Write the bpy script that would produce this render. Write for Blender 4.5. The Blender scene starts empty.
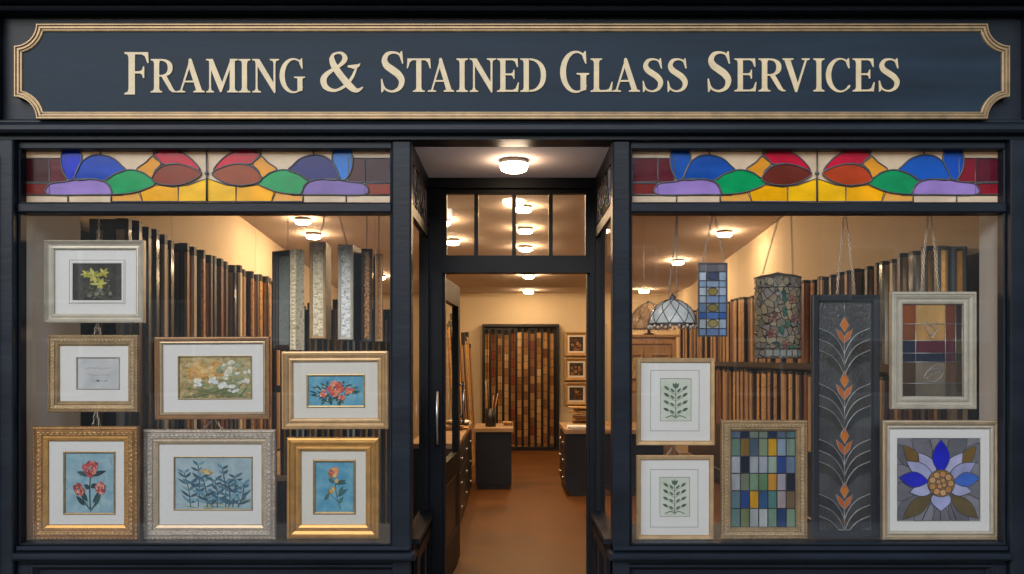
import bpy, math, random
from mathutils import Vector, Matrix
random.seed(7)
R = math.radians
sc = bpy.context.scene
col = sc.collection
pi = math.pi

# ------------------------------------------------------------------ camera and scale of the place
EYE, DIST, FPX, HY = 1.45, 4.25, 850.0, 358.0
cd = bpy.data.cameras.new("camera"); cam = bpy.data.objects.new("camera", cd); col.objects.link(cam)
cam.location = (0, -DIST, EYE); cam.rotation_euler = (R(90), 0, 0)
cd.sensor_width = 36; cd.lens = FPX / 1024 * 36; cd.shift_y = (HY - 287) / 1024; cd.clip_end = 500; cd.clip_start = .05
sc.camera = cam
def WX(px, y): return (px - 512) * (y + DIST) / FPX
def WZ(py, y): return EYE + (HY - py) * (y + DIST) / FPX

# ------------------------------------------------------------------ materials
def lin(c):
    c /= 255.0
    return c / 12.92 if c <= .04045 else ((c + .055) / 1.055) ** 2.4
def hexc(h): return tuple(lin(int(h[i:i + 2], 16)) for i in (0, 2, 4))
_mats = {}
def mat(name, color, rough=.5, metal=0., var=.12, vscale=8., bump=0., bscale=40., spec=.5, stretch=(1, 1, 1), coat=0., trans=0.):
    if name in _mats: return _mats[name]
    if isinstance(color, str): color = hexc(color)
    m = bpy.data.materials.new(name); m.use_nodes = True
    nt = m.node_tree; N = nt.nodes; L = nt.links
    b = N["Principled BSDF"]
    b.inputs["Roughness"].default_value = rough; b.inputs["Metallic"].default_value = metal
    b.inputs["Specular IOR Level"].default_value = spec; b.inputs["Coat Weight"].default_value = coat
    tc = N.new("ShaderNodeTexCoord"); mp = N.new("ShaderNodeMapping"); mp.inputs["Scale"].default_value = stretch
    L.new(tc.outputs["Object"], mp.inputs["Vector"])
    nz = N.new("ShaderNodeTexNoise"); nz.inputs["Scale"].default_value = vscale; nz.inputs["Detail"].default_value = 6
    L.new(mp.outputs[0], nz.inputs["Vector"])
    rp = N.new("ShaderNodeValToRGB")
    rp.color_ramp.elements[0].position = .3; rp.color_ramp.elements[1].position = .7
    rp.color_ramp.elements[0].color = (*[c * (1 - var) for c in color], 1)
    rp.color_ramp.elements[1].color = (*[min(1, c * (1 + var)) for c in color], 1)
    L.new(nz.outputs["Fac"], rp.inputs[0]); L.new(rp.outputs[0], b.inputs["Base Color"])
    if var > 0:
        mr = N.new("ShaderNodeMapRange"); mr.inputs["To Min"].default_value = max(.02, rough - .08); mr.inputs["To Max"].default_value = min(1, rough + .1)
        L.new(nz.outputs["Fac"], mr.inputs["Value"]); L.new(mr.outputs[0], b.inputs["Roughness"])
    if bump:
        n2 = N.new("ShaderNodeTexNoise"); n2.inputs["Scale"].default_value = bscale; n2.inputs["Detail"].default_value = 4
        L.new(mp.outputs[0], n2.inputs["Vector"])
        bp = N.new("ShaderNodeBump"); bp.inputs["Strength"].default_value = bump; bp.inputs["Distance"].default_value = .01
        L.new(n2.outputs["Fac"], bp.inputs["Height"]); L.new(bp.outputs[0], b.inputs["Normal"])
    if trans:
        tr = N.new("ShaderNodeBsdfTranslucent"); L.new(rp.outputs[0], tr.inputs["Color"])
        mx = N.new("ShaderNodeMixShader"); mx.inputs[0].default_value = trans
        L.new(b.outputs[0], mx.inputs[1]); L.new(tr.outputs[0], mx.inputs[2])
        L.new(mx.outputs[0], N["Material Output"].inputs["Surface"])
    _mats[name] = m
    return m
def carved(name, light, dark, metal=.6, rough=.42, scale=60., bump=.9):
    """gilded or silvered carved moulding: raised leaf light, hollows darker"""
    if name in _mats: return _mats[name]
    m = bpy.data.materials.new(name); m.use_nodes = True
    nt = m.node_tree; N = nt.nodes; L = nt.links; b = N["Principled BSDF"]
    tc = N.new("ShaderNodeTexCoord"); vo = N.new("ShaderNodeTexVoronoi"); vo.feature = 'SMOOTH_F1'; vo.inputs["Scale"].default_value = scale
    nz = N.new("ShaderNodeTexNoise"); nz.inputs["Scale"].default_value = scale * .6; nz.inputs["Detail"].default_value = 5
    mxv = N.new("ShaderNodeVectorMath"); mxv.operation = 'MULTIPLY_ADD'; mxv.inputs[1].default_value = (.04, .04, .04)
    L.new(tc.outputs["Object"], nz.inputs["Vector"]); L.new(nz.outputs["Color"], mxv.inputs[0]); L.new(tc.outputs["Object"], mxv.inputs[2])
    L.new(mxv.outputs[0], vo.inputs["Vector"])
    rp = N.new("ShaderNodeValToRGB"); rp.color_ramp.elements[0].position = .42; rp.color_ramp.elements[1].position = .80
    rp.color_ramp.elements[0].color = (*hexc(light), 1); rp.color_ramp.elements[1].color = (*hexc(dark), 1)
    L.new(vo.outputs["Distance"], rp.inputs[0]); L.new(rp.outputs[0], b.inputs["Base Color"])
    bp = N.new("ShaderNodeBump"); bp.invert = True; bp.inputs["Strength"].default_value = bump; bp.inputs["Distance"].default_value = .006
    L.new(vo.outputs["Distance"], bp.inputs["Height"]); L.new(bp.outputs[0], b.inputs["Normal"])
    b.inputs["Metallic"].default_value = metal; b.inputs["Roughness"].default_value = rough
    _mats[name] = m; return m
def emit(name, color, strength):
    m = bpy.data.materials.new(name); m.use_nodes = True; N = m.node_tree.nodes; L = m.node_tree.links
    N.remove(N["Principled BSDF"]); e = N.new("ShaderNodeEmission"); e.inputs[0].default_value = (*color, 1); e.inputs[1].default_value = strength
    L.new(e.outputs[0], N["Material Output"].inputs["Surface"]); return m
def clear_glass(name, tint=(1, 1, 1), dirt=.02, gain=1.0):
    m = bpy.data.materials.new(name); m.use_nodes = True; N = m.node_tree.nodes; L = m.node_tree.links
    N.remove(N["Principled BSDF"])
    t = N.new("ShaderNodeBsdfTransparent"); t.inputs[0].default_value = (*tint, 1)
    g = N.new("ShaderNodeBsdfGlossy"); g.inputs["Roughness"].default_value = .02
    d = N.new("ShaderNodeBsdfDiffuse"); d.inputs[0].default_value = (.6, .62, .65, 1)
    f = N.new("ShaderNodeFresnel"); f.inputs[0].default_value = 1.52
    tc = N.new("ShaderNodeTexCoord"); nz = N.new("ShaderNodeTexNoise"); nz.inputs["Scale"].default_value = 1.3; nz.inputs["Detail"].default_value = 3
    L.new(tc.outputs["Object"], nz.inputs["Vector"])
    bp = N.new("ShaderNodeBump"); bp.inputs["Strength"].default_value = .03; L.new(nz.outputs["Fac"], bp.inputs["Height"]); L.new(bp.outputs[0], g.inputs["Normal"])
    mu = N.new("ShaderNodeMath"); mu.operation = 'MULTIPLY'; mu.inputs[1].default_value = 1.7 * gain; L.new(f.outputs[0], mu.inputs[0])
    a = N.new("ShaderNodeMixShader"); L.new(mu.outputs[0], a.inputs[0]); L.new(t.outputs[0], a.inputs[1]); L.new(g.outputs[0], a.inputs[2])
    md = N.new("ShaderNodeMath"); md.operation = 'MULTIPLY'; md.inputs[1].default_value = dirt * 2; L.new(nz.outputs["Fac"], md.inputs[0])
    c = N.new("ShaderNodeMixShader"); L.new(md.outputs[0], c.inputs[0]); L.new(a.outputs[0], c.inputs[1]); L.new(d.outputs[0], c.inputs[2])
    L.new(c.outputs[0], N["Material Output"].inputs["Surface"]); return m
def paint(h, rough=.6): return mat("artist paint " + h, h, rough, var=.22, vscale=60., spec=.3)
def sglass(h, t=.5):
    return mat("stained glass " + h, h, .16, var=.16, vscale=7., stretch=(1, 1, 1.6), bump=.04, bscale=16., trans=t, spec=.22)

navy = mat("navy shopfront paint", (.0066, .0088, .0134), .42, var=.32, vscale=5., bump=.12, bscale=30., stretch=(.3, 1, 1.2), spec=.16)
navy_dark = mat("darker navy in the recess", (.0028, .0036, .0060), .45, var=.2, vscale=6., bump=.05, bscale=40., spec=.2)  # darker than the shopfront navy; used for porch, door and display beds
board_m = mat("brushed blue sign board paint", (.0095, .0170, .0275), .5, var=.28, vscale=3.2, bump=.08, bscale=25., stretch=(.25, 1, 3.), spec=.10)
letter_m = mat("cream letter paint", "a89574", .5, var=.14, vscale=16.)
gilt = mat("gilt moulding", (.225, .148, .075), .42, metal=.45, var=.25, vscale=14., bump=.1)
lead = mat("lead came", (.055, .055, .06), .45, metal=.4, var=.3, vscale=40.)
lead_l = mat("bright lead came", (.34, .34, .35), .35, metal=.7, var=.25, vscale=40.)
chain_m = mat("dull steel chain", (.60, .55, .48), .35, metal=.9, var=.2)
steel = mat("brushed steel", (.55, .53, .50), .3, metal=1., var=.15)
cream_wall = mat("cream emulsion wall", (.72, .60, .42), .8, var=.05, vscale=2., bump=.05, bscale=120.)
ceil_m = mat("off white ceiling emulsion", (.60, .50, .44), .85, var=.04, vscale=2.)
porch_m = mat("pale porch ceiling paint", (.78, .66, .64), .8, var=.06, vscale=3.)
floor_m = mat("warm brown vinyl floor", (.132, .050, .010), .5, var=.22, vscale=2.2, bump=.05, bscale=60., spec=.2)
wood_dark = mat("dark stained timber", (.035, .024, .018), .4, var=.35, vscale=6., stretch=(6, 6, .6), bump=.15)
wood_mid = mat("oiled oak top", (.36, .22, .11), .45, var=.25, vscale=5., stretch=(1, 5, 5), bump=.1)
black_m = mat("black lacquer", (.010, .010, .012), .35, var=.2)
mount_w = mat("white mount board", (.80, .79, .76), .85, var=.02, vscale=90., bump=.04, bscale=300.)
mount_c = mat("cream mount board", (.78, .74, .66), .85, var=.02, vscale=90., bump=.04, bscale=300.)
bevel_m = mat("grey bevel line", (.40, .39, .36), .8, var=.05)
fillet_m = mat("dark gilt fillet", (.30, .21, .10), .4, metal=.5, var=.2, vscale=40.)
brass_fillet = mat("aged brass fillet", (.42, .31, .15), .4, metal=.6, var=.2, vscale=40.)
glass_m = clear_glass("window glass", dirt=.010)
glass_in = clear_glass("inner glass", dirt=.01)
glass_side = clear_glass("porch side glass", dirt=.01, gain=.22)
gold_orn = carved("carved gilt leaf", "d8ac6c", "80582e", .25, .42, 70.)
GO = [mat("water gilt ground", "a87c48", .42, metal=.4, var=.22, vscale=22., bump=.15, bscale=120.), mat("water gilt ornament", "c79c62", .36, metal=.4, var=.15, vscale=40.)]
GP = [mat("pale gilt ground", "b3966e", .42, metal=.35, var=.2, vscale=22., bump=.15, bscale=120.), mat("pale gilt ornament", "cbb28a", .38, metal=.35, var=.15, vscale=40.)]
SO = [mat("champagne silver ground", "b5a899", .42, metal=.3, var=.16, vscale=22., bump=.15, bscale=120.), mat("champagne silver ornament", "c8bdb0", .38, metal=.3, var=.12, vscale=40.)]
gold_pale = GP[0]
gold_smooth = mat("burnished gilt", "c8954c", .34, metal=.5, var=.16, vscale=20., bump=.06)
gold_soft = mat("soft light gilt", "cda878", .4, metal=.4, var=.12, vscale=20., bump=.06)
cham = mat("champagne gilt", "c3ac8c", .38, metal=.4, var=.12, vscale=20.)
copper_edge = mat("coppery gilt edge", "b48a60", .4, metal=.45, var=.15, vscale=20.)
ivory = mat("ivory silver leaf", "cfc6b4", .42, metal=.3, var=.1, vscale=18., bump=.05)
cream_paint = mat("stone grey distressed paint", "b9b1a0", .5, metal=.1, var=.14, vscale=16., bump=.1)
daylit_wall = mat("shop wall lightened as if daylit", (.82, .82, .82), .85, var=.05, vscale=2.)  # paler than the shop walls: daylight near the window put into the colour

# ------------------------------------------------------------------ mesh builder
class MB:
    def __init__(s): s.v = []; s.f = []; s.m = []; s.smooth = []
    def quad(s, *p, mi=0, sm=False):
        n = len(s.v); s.v += [tuple(q) for q in p]; s.f.append(tuple(range(n, n + len(p)))); s.m.append(mi); s.smooth.append(sm); return s
    def box(s, x0, x1, y0, y1, z0, z1, mi=0):
        n = len(s.v)
        s.v += [(x0, y0, z0), (x1, y0, z0), (x1, y1, z0), (x0, y1, z0), (x0, y0, z1), (x1, y0, z1), (x1, y1, z1), (x0, y1, z1)]
        for f in ((0, 3, 2, 1), (4, 5, 6, 7), (0, 1, 5, 4), (1, 2, 6, 5), (2, 3, 7, 6), (3, 0, 4, 7)):
            s.f.append(tuple(n + i for i in f)); s.m.append(mi); s.smooth.append(False)
        return s
    def bbox(s, x0, x1, y0, y1, z0, z1, b=.004, mi=0):
        """box whose street-side (-y) face has chamfered edges"""
        n = len(s.v)
        b = min(b, (x1 - x0) * .45, (z1 - z0) * .45, (y1 - y0) * .9)
        s.v += [(x0, y1, z0), (x1, y1, z0), (x1, y1, z1), (x0, y1, z1), (x0, y0 + b, z0), (x1, y0 + b, z0), (x1, y0 + b, z1), (x0, y0 + b, z1),
                (x0 + b, y0, z0 + b), (x1 - b, y0, z0 + b), (x1 - b, y0, z1 - b), (x0 + b, y0, z1 - b)]
        fs = [(3, 2, 1, 0), (8, 9, 10, 11)]
        for i in range(4):
            j = (i + 1) % 4; fs += [(i, j, 4 + j, 4 + i), (4 + i, 4 + j, 8 + j, 8 + i)]
        for f in fs: s.f.append(tuple(n + i for i in f)); s.m.append(mi); s.smooth.append(False)
        return s
    def poly_xz(s, pts, y0, y1, mi=0):
        """flat shape in x,z: face at y0 (street side) with a skirt back to y1"""
        n = len(s.v); k = len(pts)
        s.v += [(p[0], y0, p[1]) for p in pts]
        s.f.append(tuple(range(n, n + k))); s.m.append(mi); s.smooth.append(False)
        if y1 is not None:
            s.v += [(p[0], y1, p[1]) for p in pts]
            for i in range(k):
                j = (i + 1) % k
                s.f.append((n + i, n + k + i, n + k + j, n + j)); s.m.append(mi); s.smooth.append(False)
        return s
    def strip_xz(s, Lp, Rp, y0, y1, mi=0):
        for i in range(len(Lp) - 1):
            a, b, c, d = Lp[i], Rp[i], Rp[i + 1], Lp[i + 1]
            s.quad((a[0], y0, a[1]), (b[0], y0, b[1]), (c[0], y0, c[1]), (d[0], y0, d[1]), mi=mi)
            s.quad((a[0], y0, a[1]), (d[0], y0, d[1]), (d[0], y1, d[1]), (a[0], y1, a[1]), mi=mi)
            s.quad((b[0], y0, b[1]), (b[0], y1, b[1]), (c[0], y1, c[1]), (c[0], y0, c[1]), mi=mi)
    def tube(s, pts, r, seg=5, closed=False, mi=0, taper=None, cap=True):
        pts = [Vector(p) for p in pts]; k = len(pts); n = len(s.v)
        for i, p in enumerate(pts):
            if closed: t = pts[(i + 1) % k] - pts[i - 1]
            else: t = pts[min(i + 1, k - 1)] - pts[max(i - 1, 0)]
            if t.length < 1e-9: t = Vector((0, 0, 1))
            t.normalize(); up = Vector((0, 1, 0)) if abs(t.y) < .9 else Vector((1, 0, 0))
            a = t.cross(up).normalized(); b = a.cross(t)
            rr = r if taper is None else r + (taper - r) * i / max(1, k - 1)
            for j in range(seg):
                th = 2 * pi * j / seg; s.v.append(tuple(p + rr * (math.cos(th) * a + math.sin(th) * b)))
        for i in range(k if closed else k - 1):
            i2 = (i + 1) % k
            for j in range(seg):
                j2 = (j + 1) % seg
                s.f.append((n + i * seg + j, n + i * seg + j2, n + i2 * seg + j2, n + i2 * seg + j)); s.m.append(mi); s.smooth.append(True)
        if cap and not closed:
            s.f.append(tuple(n + j for j in range(seg))[::-1]); s.m.append(mi); s.smooth.append(False)
            s.f.append(tuple(n + (k - 1) * seg + j for j in range(seg))); s.m.append(mi); s.smooth.append(False)
        return s
    def lathe(s, prof, seg=24, c=(0, 0, 0), mi=0, sm=True):
        n = len(s.v); k = len(prof)
        for r, z in prof:
            for j in range(seg):
                th = 2 * pi * j / seg; s.v.append((c[0] + r * math.cos(th), c[1] + r * math.sin(th), c[2] + z))
        for i in range(k - 1):
            for j in range(seg):
                j2 = (j + 1) % seg
                s.f.append((n + i * seg + j, n + i * seg + j2, n + (i + 1) * seg + j2, n + (i + 1) * seg + j)); s.m.append(mi); s.smooth.append(sm)
        return s
    def lump(s, x, y, z, rx, rz, h, mi=0, seg=6):
        """small carved boss on a face looking to -y"""
        n = len(s.v)
        for rr, hh in ((1, 0), (.7, .75)):
            for j in range(seg):
                th = 2 * pi * j / seg; s.v.append((x + rx * rr * math.cos(th), y - h * hh, z + rz * rr * math.sin(th)))
        s.v.append((x, y - h, z))
        for j in range(seg):
            j2 = (j + 1) % seg
            s.f.append((n + j, n + j2, n + seg + j2, n + seg + j)); s.m.append(mi); s.smooth.append(True)
            s.f.append((n + seg + j, n + seg + j2, n + 2 * seg)); s.m.append(mi); s.smooth.append(True)
    def frame(s, w, h, prof, x=0., z=0., mis=None, back=True):
        """mitred picture-frame moulding; prof = [(inset, height)], height towards -y; lower left corner at x,z"""
        n = len(s.v); k = len(prof)
        for t, hh in prof:
            s.v += [(x + t, -hh, z + t), (x + w - t, -hh, z + t), (x + w - t, -hh, z + h - t), (x + t, -hh, z + h - t)]
        for i in range(k - 1):
            for j in range(4):
                j2 = (j + 1) % 4
                s.f.append((n + 4 * i + j, n + 4 * i + j2, n + 4 * i + 4 + j2, n + 4 * i + 4 + j)); s.m.append(mis[i] if mis else 0); s.smooth.append(False)
        return s
    def build(s, name, mats, parent=None, loc=(0, 0, 0)):
        me = bpy.data.meshes.new(name); me.from_pydata(s.v, [], s.f)
        if not isinstance(mats, (list, tuple)): mats = [mats]
        for m in mats: me.materials.append(m)
        me.polygons.foreach_set("material_index", [min(i, len(mats) - 1) for i in s.m])
        me.polygons.foreach_set("use_smooth", s.smooth)
        me.update()
        o = bpy.data.objects.new(name, me); col.objects.link(o); o.location = loc
        if parent: o.parent = parent
        return o
class Art(MB):
    """a mesh whose faces choose their material by colour"""
    def __init__(s, maker): super().__init__(); s.maker = maker; s.idx = {}; s.lay = 0
    def mi(s, h):
        if h not in s.idx: s.idx[h] = len(s.idx)
        return s.idx[h]
    def mats(s): return [s.maker(h) if isinstance(h, str) else h for h in s.idx]
    def shape(s, pts, h, step=.00035, skirt=False):
        s.lay += 1; y = -s.lay * step
        s.poly_xz(pts, y, 0 if skirt else None, s.mi(h))

def tag(o, label=None, cat=None, group=None, kind=None):
    if label: o["label"] = label
    if cat: o["category"] = cat
    if group: o["group"] = group
    if kind: o["kind"] = kind
    return o
def thing(name, loc, label, cat, group=None, rz=0.):
    o = bpy.data.objects.new(name, None); col.objects.link(o); o.empty_display_size = .1
    o.location = loc; o.rotation_euler = (0, 0, rz)
    return tag(o, label, cat, group)
def structure(mb, name, m): return tag(mb.build(name, m), kind="structure")

def smooth(pts, n=6, closed=True):
    k = len(pts); out = []
    rng = range(k) if closed else range(k - 1)
    for i in rng:
        if closed: p0, p1, p2, p3 = pts[i - 1], pts[i], pts[(i + 1) % k], pts[(i + 2) % k]
        else: p0, p1, p2, p3 = pts[max(i - 1, 0)], pts[i], pts[i + 1], pts[min(i + 2, k - 1)]
        for j in range(n):
            t = j / n; t2 = t * t; t3 = t2 * t
            out.append(tuple(.5 * (2 * b + (c - a) * t + (2 * a - 5 * b + 4 * c - d) * t2 + (3 * b - a - 3 * c + d) * t3) for a, b, c, d in zip(p0, p1, p2, p3)))
    if not closed: out.append(tuple(pts[-1]))
    return out
def leaf(cx, cz, ang, ln, wd, n=6, bias=.45):
    """lens-shaped leaf growing from (cx,cz) along ang"""
    ca, sa = math.cos(ang), math.sin(ang); P = []
    for i in range(n + 1):
        t = i / n; P.append((t * ln, wd / 2 * math.sin(pi * t ** (math.log(.5) / math.log(bias)))))
    for i in range(n - 1, 0, -1): P.append((P[i][0], -P[i][1]))
    return [(cx + a * ca - b * sa, cz + a * sa + b * ca) for a, b in P]
def disc(cx, cz, rx, rz=None, n=12, wob=0.):
    rz = rx if rz is None else rz
    return [(cx + rx * (1 + random.uniform(-wob, wob)) * math.cos(2 * pi * i / n), cz + rz * (1 + random.uniform(-wob, wob)) * math.sin(2 * pi * i / n)) for i in range(n)]
def line(pts, w):
    """flat brush line along pts"""
    Lp = []; Rp = []
    for i, p in enumerate(pts):
        a = pts[max(i - 1, 0)]; b = pts[min(i + 1, len(pts) - 1)]
        dx, dz = b[0] - a[0], b[1] - a[1]; l = math.hypot(dx, dz) or 1
        Lp.append((p[0] - dz / l * w / 2, p[1] + dx / l * w / 2)); Rp.append((p[0] + dz / l * w / 2, p[1] - dx / l * w / 2))
    return Lp + Rp[::-1]

# ------------------------------------------------------------------ ground, street and the room
structure(MB().box(-60, 60, -3.2, .9, -.12, 0), "pavement", mat("pale stone paving slabs", (.30, .29, .275), .75, var=.2, vscale=5., bump=.15))
structure(MB().box(-60, 60, -60, -3.2, -.3, -.12), "road", mat("asphalt", (.05, .05, .052), .8, var=.25, vscale=30., bump=.3, bscale=200.))
XW, YB = 2.55, 9.15
structure(MB().box(-XW - .2, XW + .2, .9, YB + .2, -.1, .004), "floor", floor_m)
structure(MB().box(-XW - .2, -XW, .06, YB, 0, 3.0), "wall_left", cream_wall)
structure(MB().box(XW, XW + .2, .06, YB, 0, 3.0), "wall_right", cream_wall)
structure(MB().box(-XW - .2, XW + .2, YB, YB + .2, 0, 3.0), "wall_back", cream_wall)
cl = MB(); YS = 5.0
CP = [(.14, 2.80), (3.4, 2.80), (8.0, 2.47), (YB, 2.47)]
for (ya, za), (yb_, zb_) in zip(CP, CP[1:]): cl.quad((-XW, ya, za), (-XW, yb_, zb_), (XW, yb_, zb_), (XW, ya, za))
def ceil_z(y):
    for (ya, za), (yb_, zb_) in zip(CP, CP[1:]):
        if ya <= y <= yb_: return za + (zb_ - za) * (y - ya) / (yb_ - ya)
cl.quad((-XW, .14, 3.0), (XW, .14, 3.0), (XW, YB, 3.0), (-XW, YB, 3.0))
structure(cl, "ceiling", ceil_m)

# ------------------------------------------------------------------ the shopfront building
sf = thing("shopfront", (0, 0, 0), "dark navy painted timber shopfront with two big display windows and a recessed doorway", "shopfront")
XI = .50            # porch half width
YD = .87             # plane of the door
def fb(name, m=navy, **k):
    return lambda mb: mb.build(name, m, sf)
for s in (-1, 1):    # outer pilasters
    mb = MB(); x0, x1 = (2.46, 2.78)
    a, b = (x0, x1) if s > 0 else (-x1, -x0)
    mb.bbox(a, b, -.06, .055, 0, 2.53, .006)
    a2, b2 = (2.53, 2.70) if s > 0 else (-2.70, -2.53)
    mb.bbox(a2, b2, -.085, -.06, .3, 2.45, .01)
    mb.bbox(a - .015, b + .015, -.10, -.06, 0, .22, .01)
    mb.build("pilaster", navy, sf)
for s in (-1, 1):    # corner posts beside the porch
    mb = MB(); a, b = (XI, .587) if s > 0 else (-.596, -XI)
    mb.bbox(a, b, -.035, .055, 0, 2.53, .008)
    mb.build("corner_post", navy, sf)
mb = MB()            # fascia backing, architrave bead and brackets of the head
mb.box(-2.9, 2.9, -.05, .10, 2.53, 3.35)
mb.bbox(-2.62, 2.62, -.10, -.05, 2.555, 2.60, .012); mb.bbox(-2.62, 2.62, -.075, -.05, 2.60, 2.625, .008)
mb.build("fascia", navy, sf)
mb = MB()
mb.bbox(-2.95, 2.95, -.30, -.05, 3.215, 3.40, .02); mb.bbox(-2.95, 2.95, -.22, -.05, 3.17, 3.215, .015); mb.bbox(-2.95, 2.95, -.13, -.05, 3.14, 3.17, .01)
mb.build("cornice", navy, sf)
for s in (-1, 1):    # consoles at the fascia ends
    a, b = (2.515, 2.80) if s > 0 else (-2.80, -2.515)
    mb = MB(); mb.bbox(a, b, -.12, -.05, 2.63, 3.14, .015); mb.bbox(a + .03, b - .03, -.135, -.12, 2.68, 3.09, .01)
    mb.build("console", navy, sf)
for s in (-1, 1):    # stall risers with sunk panels, and sills
    a, b = (XI, 2.46) if s > 0 else (-2.46, -XI)
    mb = MB(); mb.box(a, b, -.005, .06, .0, .495)
    mb.bbox(a, b, -.03, -.005, .0, .12, .006); mb.bbox(a, b, -.03, -.005, .425, .452, .006)
    for q0, q1 in ((a, a + .07), (b - .07, b)): mb.bbox(q0, q1, -.029, -.005, .12, .425, .006)
    F_ = MB(); F_.frame(b - a - .14, .305, [(0, .029), (.0, .036), (.012, .036), (.018, .026), (.03, .010)], a + .07, .12); mb.v, n0 = mb.v + F_.v, len(mb.v); mb.f += [tuple(i + n0 for i in f) for f in F_.f]; mb.m += F_.m; mb.smooth += F_.smooth
    mb.build("stall_riser", navy, sf)
    mb = MB(); mb.bbox(a - (.02 if s > 0 else 0), b + (.02 if s < 0 else 0), -.085, .05, .452, .488, .012); mb.bbox(a, b, -.05, .05, .488, .516, .012)
    mb.build("sill", navy, sf)
    # return stall riser along the porch
    mb = MB(); xa, xb = (XI, XI + .06) if s > 0 else (-XI - .06, -XI)
    mb.box(xa, xb, .062, YD, 0, .50)
    xe = XI - .02
    for y0, y1 in ((.085, .17), (.44, .52), (.79, YD)):
        mb.box(*( (xe, XI) if s > 0 else (-XI, -xe)), y0, y1, 0, .46)
    for z0, z1 in ((0, .12), (.40, .46)):
        mb.box(*((xe, XI) if s > 0 else (-XI, -xe)), .172, .438, z0, z1); mb.box(*((xe, XI) if s > 0 else (-XI, -xe)), .522, .788, z0, z1)
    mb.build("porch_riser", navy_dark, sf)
    mb = MB(); mb.box(*((XI - .03, XI + .06) if s > 0 else (-XI - .06, -XI + .03)), .072, YD - .002, .503, .530)
    mb.build("porch_sill", navy, sf)
    # return glazing bars: head, transom, rear post
    mb = MB(); q = (XI, XI + .03) if s > 0 else (-XI - .03, -XI)
    mb.box(*q, .057, YD, 2.44, 2.53); mb.box(*q, .057, YD, 2.17, 2.225); mb.box(*q, YD - .045, YD, .535, 2.17); mb.box(*q, YD - .045, YD, 2.225, 2.44)
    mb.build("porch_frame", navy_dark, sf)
    mb = MB(); xg = s * (XI + .010); mb.quad((xg, .057, .532), (xg, YD - .045, .532), (xg, YD - .045, 2.17), (xg, .057, 2.17))
    tag(mb.build("side_window_glass", glass_side, sf))
structure(MB().box(-XI, XI, .102, YD, 2.53, 2.6), "porch_ceiling", porch_m)
mb = MB()
mb.box(-XI - .06, XI + .06, YD, YD + .10, 2.47, 2.80); mb.box(-XI, XI, YD - .03, YD, 2.47, 2.53)
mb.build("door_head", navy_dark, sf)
mb = MB()
for a, b in ((-XI, -.415), (.470, XI)):
    pass
mb.box(-XI - .06, -.42, YD, YD + .10, 0, 2.47); mb.box(.47, XI + .06, YD, YD + .10, 0, 2.47)
mb.box(-.42, .47, YD, YD + .10, 1.965, 2.045)
mb.box(-.42, -.405, YD + .03, YD + .10, 0, 1.965); mb.box(.455, .47, YD + .03, YD + .10, 0, 1.965)
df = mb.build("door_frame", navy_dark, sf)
# vertical pull bar on the left jamb
mb = MB(); hx = WX(437, YD - .03)
mb.tube([(hx, YD - .04, WZ(444, YD)), (hx, YD - .04, WZ(391, YD))], .011, 8)
for z in (WZ(442, YD), WZ(393, YD)): mb.tube([(hx, YD - .04, z), (hx, YD, z)], .008, 6)
h = mb.build("pull_handle", steel, sf)
# threshold
MB().box(-XI, XI, YD - .02, YD + .12, .004, .03).build("threshold", wood_dark, sf)
# upper wall of the building, out of frame
MB().box(-2.95, 2.95, -.02, .10, 3.352, 4.6).build("upper_wall", mat("dark brickwork", (.12, .06, .045), .8, var=.3, vscale=20., bump=.3), sf)

# display windows: frame bars, glass, bed, hanging rail
for s, place in ((-1, "left"), (1, "right")):
    a, b = (.587, 2.46) if s > 0 else (-2.46, -.596)
    w = thing("display_window", ((a + b) / 2, 0, .5),
              "large glazed display window full of framed flower pictures" if s < 0 else "large glazed display window with hanging lamps and stained glass panels", "shop window")
    hw = (b - a) / 2
    mb = MB(); B = .012
    mb.bbox(-hw, hw, -.03, .07, 1.672, 1.724, .008)                 # transom bar
    mb.bbox(-hw, hw, -.02, .07, 1.99, 2.028, .006)                  # head
    for z0, z1 in ((.016, 1.672), (1.724, 1.99)):
        mb.bbox(-hw, -hw + B, -.02, .036, z0, z1, .005); mb.bbox(hw - B, hw, -.02, .036, z0, z1, .005)
    mb.bbox(-hw + B, hw - B, -.02, .07, .016, .028, .004)
    mb.build("window_frame", navy, w)
    MB().quad((-hw + B, .03, .028), (hw - B, .03, .028), (hw - B, .03, 1.672), (-hw + B, .03, 1.672)).build("glass", glass_m, w)
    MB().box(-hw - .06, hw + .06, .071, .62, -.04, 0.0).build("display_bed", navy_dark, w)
    xs = s * ((2.468 if s > 0 else 2.451) - (a + b) / 2 * s)
    pl = [(0, .057), (0, .24)] if s > 0 else [(0, .038), (0, .13), (.06, .46)]      # plan of the added side lining, splayed on the left to catch daylight
    lm = MB()
    for (xa, ya), (xb, yb_) in zip(pl, pl[1:]):
        lm.quad((xs + xa, ya, .002), (xs + xb, yb_, .002), (xs + xb, yb_, 1.985), (xs + xa, ya, 1.985)); lm.quad((xs + xa + .006 * s, ya, .002), (xs + xb + .006 * s, yb_, .002), (xs + xb + .006 * s, yb_, 1.985), (xs + xa + .006 * s, ya, 1.985))
    lm.build("added_side_lining", daylit_wall, w)
    MB().tube([(-hw + .02, .16, 1.735), (hw - .02, .16, 1.735)], .008, 8).build("hanging_rail", steel, w)
    MB().tube([(-hw + .03, .55, 1.80), (hw - .03, .55, 1.80)], .008, 8).build("hanging_rail", steel, w)

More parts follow.
